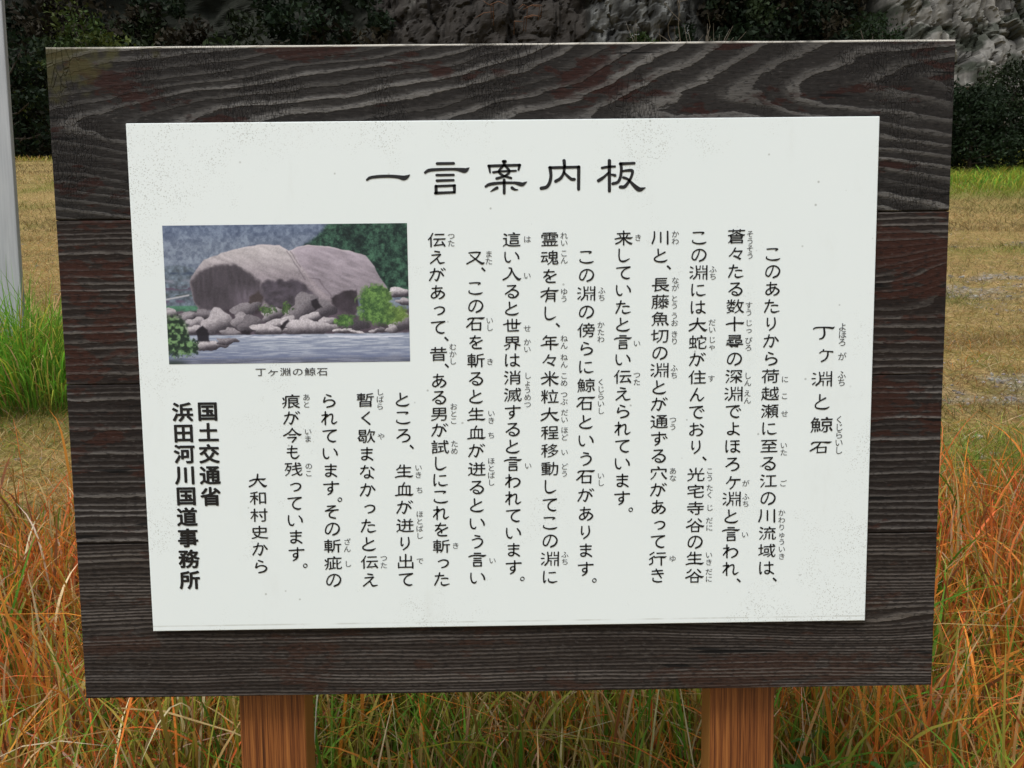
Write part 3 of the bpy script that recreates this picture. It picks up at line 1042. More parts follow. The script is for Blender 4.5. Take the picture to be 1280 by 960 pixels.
def plank(i, mat):
    z1, z0 = zs[i] - (.00035 if i else 0), zs[i + 1] + (.00035 if i < 3 else 0)
    e = np.array([0, .0004, .001, .0018])
    X = np.concatenate([BX0 + e, np.linspace(BX0 + .004, BX1 - .004, 420), (BX1 - e)[::-1]])
    Z = np.concatenate([z0 + e, np.linspace(z0 + .004, z1 - .004, 90), (z1 - e)[::-1]])
    XX, ZZ = np.meshgrid(X, Z)
    dx = np.minimum(XX - BX0, BX1 - XX); dz = np.minimum(ZZ - z0, z1 - ZZ)
    r = .0018
    def rnd(d): return r * (1 - np.sqrt(np.clip(1 - np.clip(1 - d / r, 0, 1) ** 2, 0, 1)))
    YY = .006 + np.maximum(rnd(dx), rnd(dz)) + (fbm(XX * 3, ZZ * 8, 0, 3, 400 + i) - .5) * .0012 + (0, .0003, .0001, .0005)[i]
    wz = (fbm(XX * 9, XX * 0, 0, 3, 420 + i) - .5) * .0016
    if i == 0: ZZ = ZZ + wz * smooth(z1 - .02, z1, ZZ)
    nu, nv = len(X), len(Z)
    V = np.stack([XX, YY, ZZ], -1).reshape(-1, 3)
    u, v = project(V)
    ph = PH[i](u, v)
    Q = grid_quads(nu, nv)
    idx = np.arange(nu * nv).reshape(nv, nu)
    ring = np.concatenate([idx[0, :-1], idx[:-1, -1], idx[-1, :0:-1], idx[:0:-1, 0]])
    back = V[ring].copy(); back[:, 1] = .034
    nb = len(V)
    m = len(ring)
    j = np.arange(m); jn = (j + 1) % m
    side = np.stack([ring[j], nb + j, nb + jn, ring[jn]], -1)
    bc = len(V) + m
    V2 = np.concatenate([V, back, [[(BX0 + BX1) / 2, .034, (z0 + z1) / 2]]])
    tr = np.stack([nb + j, np.full(m, bc), nb + jn], -1)
    ph2 = np.concatenate([ph, ph[ring], [0]])
    o = mesh_np('plank', V2, Q, mat, attrs={'phase': ph2}, parent=sign, tris=tr)
    # side quads as a second pass keeps the helper simple
    bm = bmesh.new(); bm.from_mesh(o.data); bm.verts.ensure_lookup_table()
    for q in side:
        try:
            f = bm.faces.new([bm.verts[a] for a in q]); f.smooth = False
        except ValueError: pass
    bm.to_mesh(o.data); bm.free()
    return o
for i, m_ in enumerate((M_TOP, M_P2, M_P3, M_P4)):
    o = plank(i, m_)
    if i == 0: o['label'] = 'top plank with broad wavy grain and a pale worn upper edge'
    if i == 3: o['label'] = 'close grained bottom plank'

# two posts of brown stained timber
k = NT('brown_stained_post')
pg = k.noise(26, k.coord((9, 9, .10)), 4, .75)
pg2 = k.noise(90, k.coord((7, 7, .12)), 3, .6)
pf = k.noise(300, k.coord((1, 1, .03)), 3, .6)
f = k.math('MULTIPLY_ADD', pg2, .4, k.math('MULTIPLY', pg, .75))
c = k.ramp(f, [(0.42, (.040, .012, .0045)), (0.52, (.108, .031, .009)), (0.61, (.22, .073, .018)), (.72, (.34, .130, .034))])
c = k.mix(k.math('MULTIPLY', pf, .4), c, (.07, .022, .008))
k.base(c); k.rough(.5); k.spec(.35); k.bump(f, .5, .0015)
M_POST = k.m
k = NT('post_side_grain'); k.base(k.mix(k.noise(14, k.coord((6, 6, .3)), 4, .6), (.20, .082, .016), (.30, .135, .030))); k.rough(.55)
M_SIDE = k.m
for (ul, ur) in ((299.5, 382), (887, 968)):
    xa, xb = on_board(ul, 905, .036)[0], on_board(ur, 905, .036)[0]
    po = bm_obj('post', box_bm(xa, xb, .0362, .0362 + .045, -.45, SIGN_Z + .36, .0022), M_POST, sign, False)
    po.data.materials.append(M_SIDE)
    for f_ in po.data.polygons:
        if abs(f_.normal.x) > .5: f_.material_index = 1

# white panel
k = NT('white_sign_panel')
gc = k.coord()
big = k.noise(3.2, gc, 4, .6)
c = k.mix(big, (.690, .758, .765), (.722, .780, .790))
spk = k.vor(240, gc, 'F1')
spk2 = k.vor(420, gc, 'F1')
sep = k.n('ShaderNodeSeparateXYZ'); k.l(gc, sep.inputs[0])
corner = k.math('MAXIMUM',                                        # mildew gathers low on the right and high on the left
    k.step(k.math('SUBTRACT', sep.outputs['X'], k.math('MULTIPLY', k.math('SUBTRACT', sep.outputs['Z'], SIGN_Z - .31), .9)), .16, .42),
    k.math('MULTIPLY', k.step(k.math('ADD', k.math('MULTIPLY', sep.outputs['X'], -1.0), k.math('MULTIPLY', k.math('SUBTRACT', sep.outputs['Z'], SIGN_Z + .31), 2.2)), -.10, .40), .8))
edge_ = k.math('MAXIMUM', k.step(k.math('ABSOLUTE', sep.outputs['X']), .36, .45), k.step(k.math('ABSOLUTE', k.math('SUBTRACT', sep.outputs['Z'], SIGN_Z)), .24, .312))
corner = k.math('MULTIPLY_ADD', edge_, .38, corner, True)
mask = k.math('MULTIPLY_ADD', corner, .20, k.noise(9, gc, 4, .65))
d1_ = k.math('MULTIPLY', k.math('SUBTRACT', 1.0, k.step(spk, .08, .26)), k.step(mask, .56, .72))
d2_ = k.math('MULTIPLY', k.math('SUBTRACT', 1.0, k.step(spk2, .10, .38)), k.step(k.math('ADD', mask, k.math('MULTIPLY_ADD', k.noise(30, gc, 3, .6), .3, -.15)), .56, .78))
c = k.mix(k.math('MULTIPLY', d1_, .45), c, (.24, .25, .21))
c = k.mix(k.math('MULTIPLY', d2_, .55), c, (.22, .22, .19))
rare = k.vor(38, gc, 'F1')
c = k.mix(k.math('MULTIPLY', k.math('SUBTRACT', 1.0, k.step(rare, .03, .075)), k.math('MULTIPLY', k.step(k.noise(17, gc, 2), .42, .50), .5)), c, (.16, .16, .14))
c = k.mix(k.math('MULTIPLY', k.step(k.noise(14, k.coord((1, 1, .35)), 5, .7), .54, .80), k.math('MULTIPLY_ADD', corner, .42, .10)), c, (.44, .45, .40))
zb = k.math('ABSOLUTE', k.math('SUBTRACT', sep.outputs['Z'], SIGN_Z - .3055))
c = k.mix(k.math('MULTIPLY', k.math('SUBTRACT', 1.0, k.step(zb, .0004, .0014)), k.math('MULTIPLY', k.step(k.noise(25, gc, 3), .35, .65), .40)), c, (.32, .32, .28))
k.base(c); k.rough(.42); k.spec(.35)
M_PANEL = k.m
PW, PHh = .45, .6238 / 2
k = NT('panel_edge'); k.base((.55, .54, .48)); k.rough(.5)
bm = box_bm(-PW, PW, 0, .0054, SIGN_Z - PHh, SIGN_Z + PHh, .0009)
panel = bm_obj('panel', bm, M_PANEL, sign)
panel['label'] = 'white panel printed with black Japanese writing and a river photograph'

# ---- the printed photograph: a big split boulder by a river (a print is flat; its picture is per-vertex ink)
def lin(c):
    c = np.asarray(c, float) / 255
    return np.where(c <= .04045, c / 12.92, ((c + .055) / 1.055) ** 2.4)
def inside(px, py, poly):
    poly = np.asarray(poly, float); r = np.zeros(px.shape, bool)
    x0, y0 = poly[-1]
    for x1, y1 in poly:
        cnd = ((y1 > py) != (y0 > py)) & (px < (x0 - x1) * (py - y1) / (y0 - y1 + 1e-12) + x1)
        r ^= cnd
        x0, y0 = x1, y1
    return r
def sdist(px, py, poly):
    """distance to the polygon's edge, positive inside"""
    poly = np.asarray(poly, float); d = np.full(px.shape, 1e9)
    for a, b in zip(poly, np.roll(poly, -1, 0)):
        ab = b - a
        t = np.clip(((px - a[0]) * ab[0] + (py - a[1]) * ab[1]) / (ab @ ab + 1e-9), 0, 1)
        d = np.minimum(d, np.hypot(px - a[0] - t * ab[0], py - a[1] - t * ab[1]))
    return np.where(inside(px, py, poly), d, -d)

def paint():
    NX, NY = 520, 296
    X, Y = np.meshgrid(np.linspace(58, 1208, NX), np.linspace(40, 692, NY))
    n1 = fbm(X / 14, Y / 14, 0, 3, 501); n2 = fbm(X / 40, Y / 40, 0, 4, 502); n3 = .6 * fbm(X / 6, Y / 6, 0, 2, 503) + .4 * fbm(X / 3, Y / 3, 0, 1, 504)
    wx = X + (fbm(X / 22, Y / 22, 0, 3, 511) - .5) * 14; wy = Y + (fbm(X / 22, Y / 22, 0, 3, 512) - .5) * 14
    im = np.zeros(X.shape + (3,))
    def lay(mask, colr):
        nonlocal im
        im = im * (1 - mask[..., None]) + np.asarray(colr) * mask[..., None]
    sh = lambda base, amt: np.asarray(base, float)[None, None] * amt[..., None]
    # far wooded hill, bluish
    tx = .45 * smooth(.25, .75, n1) + .30 * smooth(.3, .7, n2) + .25 * n3
    im = np.array([70, 82, 108])[None, None] + np.array([58, 60, 56])[None, None] * (tx - .12)[..., None]
    im += (np.array([18, 16, 10])[None, None] * smooth(40, 160, Y)[..., None])
    # near trees, right
    m = smooth(-8, 12, sdist(wx, wy, [(845, 20), (790, 90), (700, 150), (900, 320), (1220, 400), (1220, 20)]))
    tr = smooth(.28, .78, .45 * n1 + .3 * n2 + .25 * n3)
    lay(m, np.array([12, 28, 28])[None, None] + np.array([56, 78, 58])[None, None] * tr[..., None])
    # houses and field, left
    m = smooth(-6, 6, sdist(wx, wy, [(40, 235), (110, 222), (200, 240), (230, 460), (40, 460)]))
    lay(m, sh((96, 108, 122), .55 + .8 * n1))
    for yy, cc in ((262, (60, 72, 92)), (300, (120, 125, 140)), (335, (84, 74, 92)), (365, (70, 80, 82)), (395, (88, 78, 100))):
        lay(m * np.exp(-((Y - yy) / 9) ** 2) * smooth(.3, .6, fbm(X / 30, Y / 9, 0, 2, int(yy))), cc)
    lay(m * smooth(412, 420, Y), sh((70, 112, 92), .7 + .6 * n1))
    lay(np.exp(-((Y - 376 + .18 * (X - 110)) / 4) ** 2) * (X < 170) * m, (170, 170, 178))
    # the boulder
    B = [(174, 320), (184, 275), (214, 242), (245, 200), (330, 170), (430, 146), (500, 133), (560, 134), (605, 138), (648, 162), (690, 148), (740, 138), (830, 145), (930, 165),
         (1010, 190), (1046, 238), (1076, 295), (1112, 350), (1070, 378), (960, 392), (960, 470), (880, 470), (640, 460), (500, 440), (380, 455), (300, 444), (214, 438), (190, 395)]
    wb = lambda a: (X + (fbm(X / 30, Y / 30, 0, 3, 521) - .5) * a, Y + (fbm(X / 30, Y / 30, 0, 3, 522) - .5) * a)
    bx, by = wb(9)
    sb = sdist(bx, by, B)
    m = smooth(-3, 3, sb)
    streak = fbm((X + .35 * Y) / 60, (Y - .35 * X) / 14, 0, 4, 531)
    spe = .87 + .20 * n3 * .6 + .25 * (streak - .5)
    top = smooth(330, 135, Y)
    lit = np.array([140, 132, 141])[None, None] + np.array([56, 58, 54])[None, None] * top[..., None]
    lay(m, lit * spe[..., None])
    # right half a little darker, with slanting seams
    rgt = smooth(-6, 10, sdist(bx, by, [(655, 158), (700, 235), (770, 320), (838, 390), (900, 470), (1130, 470), (1130, 130), (700, 130)]))
    lay(m * rgt, np.array([144, 136, 147])[None, None] * (.80 + .36 * streak + .06 * n3 + .18 * (top - .5))[..., None])
    lay(m * np.exp(-((sdist(bx, by, [(640, 158), (690, 235), (760, 335), (800, 392), (830, 388), (775, 325), (705, 235), (662, 160)]) - 8) / 9) ** 2) * .28, sh((184, 174, 182), .85 + .3 * n3))
    for pl in ([(785, 300), (842, 376)], [(742, 292), (790, 300)], [(655, 165), (700, 240)], [(640, 165), (720, 300)]):
        a, b = np.array(pl[0], float), np.array(pl[1], float); ab = b - a
        t = np.clip(((bx - a[0]) * ab[0] + (by - a[1]) * ab[1]) / (ab @ ab), 0, 1)
        lay(m * np.exp(-(np.hypot(bx - a[0] - t * ab[0], by - a[1] - t * ab[1]) / 3.2) ** 2) * .42, (78, 70, 80))
    # undercut faces
    cx, cy = wb(26)
    und = smooth(-9, 14, sdist(cx, cy, [(176, 320), (200, 268), (250, 244), (330, 222), (395, 226), (450, 262), (505, 308), (535, 372), (520, 425), (420, 420), (370, 460), (300, 446), (214, 440), (188, 390)]))
    fade = .75 + .5 * smooth(330, 430, X) * smooth(300, 400, Y)
    lay(m * und * .86, np.array([74, 68, 78])[None, None] * (fade * (.75 + .5 * fbm(X / 12, Y / 60, 0, 3, 541)))[..., None])
    lay(m * smooth(-6, 9, sdist(cx, cy, [(452, 372), (500, 345), (532, 378), (515, 420), (440, 420)])) * .7, (50, 42, 40))
    und2 = smooth(-8, 12, sdist(cx, cy, [(512, 318), (560, 296), (620, 300), (668, 286), (720, 322), (772, 372), (780, 400), (650, 460), (560, 440), (530, 410)]))
    lay(m * und2 * .92, sh((64, 59, 69), .55 + .9 * fbm(X / 24, Y / 18, 0, 4, 551)))
    low = smooth(-6, 9, sdist(cx, cy, [(836, 380), (900, 358), (962, 345), (975, 430), (950, 480), (860, 475)]))
    lay(low, sh((56, 50, 58), .6 + .8 * n2))
    edge = m * smooth(9, 0, sb) * smooth(200, 140, Y)
    lay(edge * .5, (196, 184, 190))
    # stones on the bank
    rng = np.random.default_rng(9)
    base = smooth(-8, 8, sdist(wx, wy, [(60, 440), (160, 440), (300, 445), (420, 420), (640, 430), (760, 400), (860, 440), (960, 470), (1215, 440), (1215, 556), (60, 560)]))
    lay(base, sh((82, 72, 84), .45 + .9 * n2))
    def stone(cx_, cy_, rx, ry, tone=1.0, rot=0.0, seed=0):
        ca, sa = math.cos(rot), math.sin(rot)
        ux = (wx - cx_) * ca + (wy - cy_) * sa; uy = -(wx - cx_) * sa + (wy - cy_) * ca
        ang = np.arctan2(uy / ry, ux / rx)
        k_ = 1 + .16 * np.cos(3 * ang + seed) + .10 * np.cos(5 * ang + 2 * seed)
        dd = np.hypot(ux / rx, uy / ry) / k_
        msk = smooth(1.06, .94, dd)
        shade = smooth(.75, -.55, uy / ry + .35 * ux / rx + .3 * (n2 - .5))
        colr = (np.array([54, 50, 58])[None, None] + np.array([122, 121, 120])[None, None] * (shade * tone)[..., None]) * (.85 + .3 * n3)[..., None]
        lay(msk, colr)
    for s_ in [(110, 478, 50, 30, .5), (160, 470, 45, 26, .75), (240, 460, 55, 24, .55), (80, 450, 30, 22, .9), (190, 500, 50, 28, .9), (430, 440, 70, 36, .6), (1160, 365, 62, 24, 1.1),
               (1190, 408, 40, 18, .9), (300, 500, 78, 62, .95), (410, 492, 46, 38, .75), (455, 510, 60, 42, .45), (560, 462, 60, 36, .8), (650, 470, 50, 28, .7), (720, 425, 80, 58, .55, -.4),
               (805, 440, 52, 44, .5), (600, 500, 70, 26, 1.0), (740, 480, 55, 24, 1.0), (820, 500, 40, 26, 1.0), (540, 535, 90, 26, 1.05), (720, 525, 125, 42, 1.05), (160, 535, 60, 26, 1.0), (360, 545, 50, 20, .7),
               (950, 520, 60, 30, .15), (890, 542, 45, 12, 1.1), (960, 550, 40, 9, 1.1), (1040, 545, 24, 12, .9), (1075, 540, 22, 14, .4), (1135, 535, 40, 22, .9), (1185, 505, 46, 42, .65)]:
        stone(*s_[:5], rot=(s_[5] if len(s_) > 5 else rng.normal() * .15), seed=rng.uniform(0, 6))
    for q in ([(196, 530), (222, 512), (250, 530), (256, 585), (196, 585)], [(405, 540), (450, 535), (455, 556), (405, 556)], [(590, 520), (630, 482), (640, 495), (600, 540)], [(740, 395), (768, 388), (800, 430), (760, 440)]):
        lay(smooth(-5, 5, sdist(wx, wy, q)) * .92, sh((30, 26, 34), .7 + .5 * n2))
    # weeds between the stones, bushes
    gcol = np.array([52, 80, 46])[None, None] + np.array([50, 58, 28])[None, None] * smooth(.30, .75, .6 * n1 + .4 * n3)[..., None]
    ex, ey = X + (n1 - .5) * 60, Y + (n3 - .5) * 40
    for cxx, cyy, rx, ry in ((535, 440, 40, 22), (625, 430, 26, 30)):
        lay(smooth(1.1, .7, np.hypot((ex - cxx) / rx, (ey - cyy) / ry)) * .85, gcol * .8)
    b1 = np.maximum(smooth(1.08, .8, np.hypot((ex - 1050) / 85, (ey - 405) / 88)), smooth(1.08, .8, np.hypot((ex - 1090) / 125, (ey - 468) / 50)))
    b1 = np.maximum(b1, smooth(1.1, .8, np.hypot((ex - 900) / 45, (ey - 495) / 32)))
    yel = smooth(1060, 1190, X)[..., None]
    lay(b1, gcol * (1 - yel * .35) + np.array([140, 148, 70]) * yel * .35 + 0)
    lay(b1 * smooth(.5, .3, n2) * smooth(380, 480, Y) * .6, (36, 62, 40))
    # river
    wat = smooth(552, 560, wy * .25 + Y * .75)
    ripple = fbm(X / 60, Y / 4.5, 0, 4, 561)
    wcol = np.array([134, 143, 164])[None, None] + np.array([44, 42, 34])[None, None] * (smooth(.3, .75, ripple) - .25)[..., None]
    wcol = wcol - np.array([26, 26, 20])[None, None] * smooth(600, 690, Y)[..., None]
    lay(wat, wcol)
    lay(wat * np.exp(-((Y - 566 - .01 * (X - 500)) / 6) ** 2) * smooth(350, 430, X) * smooth(.35, .6, fbm(X / 40, Y / 8, 0, 2, 566)), (200, 204, 218))
    lay(wat * smooth(655, 680, Y + (ripple - .5) * 50) * .75, sh((92, 96, 112), .6 + .8 * ripple))
    stone(255, 605, 75, 24, 1.0); stone(335, 585, 52, 18, .6)
    lay(smooth(-5, 5, sdist(wx, wy, [(196, 530), (222, 510), (250, 530), (256, 586), (196, 586)])) * .95, (28, 26, 34))
    b2 = smooth(1.1, .75, np.hypot((ex - 90) / 75, (ey - 560) / 105))
    b2 = np.maximum(b2, smooth(1.1, .75, np.hypot((ex - 150) / 55, (ey - 610) / 45)))
    lay(b2 * .95, np.array([26, 42, 32])[None, None] + np.array([80, 98, 62])[None, None] * smooth(.38, .7, n1)[..., None])
    lay(smooth(660, 690, Y) * smooth(170, 90, X) * .8, (40, 52, 48))
    im = np.clip(im * 1.0 + (n3[..., None] - .5) * 14, 0, 255)
    return NX, NY, lin(im)

NX, NY, ink = paint()
cs = [on_board(*p) for p in ((203.5, 282), (508.8, 279), (512.6, 451.8), (210.8, 455.3))]
x0p = (cs[0][0] + cs[3][0]) / 2; x1p = (cs[1][0] + cs[2][0]) / 2
z1p = (cs[0][1] + cs[1][1]) / 2; z0p = (cs[2][1] + cs[3][1]) / 2
XX, ZZ = np.meshgrid(np.linspace(x0p, x1p, NX), np.linspace(z1p, z0p, NY))
k = NT('photo_print'); k.base(k.attr('tint', 'Color')); k.rough(.42); k.spec(.3)
pq = grid_quads(NX, NY)[:, ::-1]
mesh_np('photo_print', np.stack([XX, XX * 0 - .0003, ZZ], -1), pq, k.m, ink.reshape(-1, 3) / .93, parent=panel)

# ---- lettering
k = NT('black_ink'); k.base((.011, .011, .012)); k.rough(.45); k.spec(.3)
M_INK = k.m
k = NT('grey_ink'); k.base((.050, .050, .052)); k.rough(.45); k.spec(.3)
M_INK2 = k.m
MPP = .000978                                     # metres per photograph pixel on the panel

# brush strokes for the hand-lettered characters
def catmull(P, n=9):
    P = np.asarray(P, float)
    if len(P) < 3: 
        t = np.linspace(0, 1, 3)[:, None]
        return P[0] * (1 - t) + P[1] * t
    Q = np.concatenate([[2 * P[0] - P[1]], P, [2 * P[-1] - P[-2]]])
    out = []
    for i in range(1, len(Q) - 2):
        p0, p1, p2, p3 = Q[i - 1:i + 3]
        for t in np.linspace(0, 1, n, endpoint=False):
            out.append(.5 * ((2 * p1) + (p2 - p0) * t + (2 * p0 - 5 * p1 + 4 * p2 - p3) * t ** 2 + (3 * p1 - p0 - 3 * p2 + p3) * t ** 3))
    out.append(P[-1])
    return np.array(out)

def stroke_geo(pts):
    """pts: (x, y, width) in pixels, y down; returns 2-D vertices, faces"""
    S = catmull(pts)
    xy, wd = S[:, :2], np.maximum(S[:, 2], .3)
    tg = np.gradient(xy, axis=0); tg /= np.linalg.norm(tg, axis=1)[:, None] + 1e-9
    nr = np.stack([-tg[:, 1], tg[:, 0]], 1)
    V = np.concatenate([xy + nr * wd[:, None] / 2, xy - nr * wd[:, None] / 2])
    n = len(xy)
    F = [[i, i + 1, n + i + 1, n + i] for i in range(n - 1)]
    V = list(V)
    for e, sgn in ((0, -1), (n - 1, 1)):
        a0 = math.atan2(tg[e, 1] * sgn, tg[e, 0] * sgn)
        o = len(V)
        V.append(xy[e])
        for a in np.linspace(a0 - math.pi / 2, a0 + math.pi / 2, 8):
            V.append(xy[e] + wd[e] / 2 * np.array([math.cos(a), math.sin(a)]))
        F += [[o, o + j, o + j + 1] for j in range(1, 8)]
    return np.array(V), F

class Letters:
    """collects flat letter outlines placed at photograph positions on the panel face"""
    def __init__(self): self.V, self.F, self.n = [], [], 0
    def add(self, V2, F, y=-.0005):
        V = np.stack([V2[:, 0], np.full(len(V2), y), V2[:, 1]], 1)
        self.V.append(V); self.F += [[i + self.n for i in f] for f in F]; self.n += len(V)
    def strokes(self, lst, fx, fw):
        for s in lst:
            P = [(*fx(a, b), c * fw) for a, b, c in s]
            v, f = stroke_geo(P)
            X = np.array([on_board(a, b) for a, b in v])
            self.add(X, f)
    def build(self, name, mat):
        me = bpy.data.meshes.new(name)
        me.from_pydata(np.concatenate(self.V).tolist(), [], self.F)
        bm = bmesh.new(); bm.from_mesh(me)
        for f in bm.faces:
            if f.normal.y > 0: f.normal_flip()
        bm.to_mesh(me); bm.free()
        me.materials.append(mat)
        o = bpy.data.objects.new(name, me); C.objects.link(o); o.parent = panel
        return o

# glyph outlines of the built-in font
GLY = {}
def need(chars, off=0.0):
    off = -.010 if 0 < off < .02 else 0.0
    todo = [c for c in dict.fromkeys(chars) if (c, off) not in GLY]
    obs = []
    for c in todo:
        cu = bpy.data.curves.new('letter', 'FONT'); cu.body = c; cu.size = 1; cu.resolution_u = 3; cu.offset = off
        o = bpy.data.objects.new('letter', cu); C.objects.link(o); obs.append((c, o))
    bpy.context.view_layer.update()
    dg = bpy.context.evaluated_depsgraph_get()
    for c, o in obs:
        e = o.evaluated_get(dg); me = e.to_mesh()
        v = np.array([x.co[:2] for x in me.vertices]).reshape(-1, 2)
        GLY[(c, off)] = (v, [list(p.vertices) for p in me.polygons])
        e.to_mesh_clear()
    for c, o in obs:
        cu = o.data
        bpy.data.objects.remove(o); bpy.data.curves.remove(cu)

def is_kanji(c): return ord(c) >= 0x4E00 or c in '々'
SHIFT = {'っ': (1.6, 0), 'ヶ': (1.6, -1)}
def glyph(L, c, u, v, ew, eh, off=0.0, slant=0.0):
    """glyph centred on its em box at photograph position (u,v); ew, eh em size in pixels"""
    V, F = GLY[(c, -.010 if 0 < off < .02 else 0.0)]
    X, Z = on_board(u, v)
    p = V - np.array([.5, .375])
    if off == 0: sh_ = [(0, 0)]
    elif off < .02: sh_ = [(t_ * .015, t_ * .020) for t_ in (-1, -.35, .35, 1)]
    else: sh_ = [(off * math.cos(a), off * math.sin(a)) for a in np.arange(10) * .6283] + [(0, 0)]
    for j, (ax, az) in enumerate(sh_):
        q = p + np.array([ax, az])
        L.add(np.stack([X + q[:, 0] * ew * MPP, Z + (q[:, 1] * eh + q[:, 0] * slant * ew) * MPP], 1), F, -.0005 - j * 2e-5)

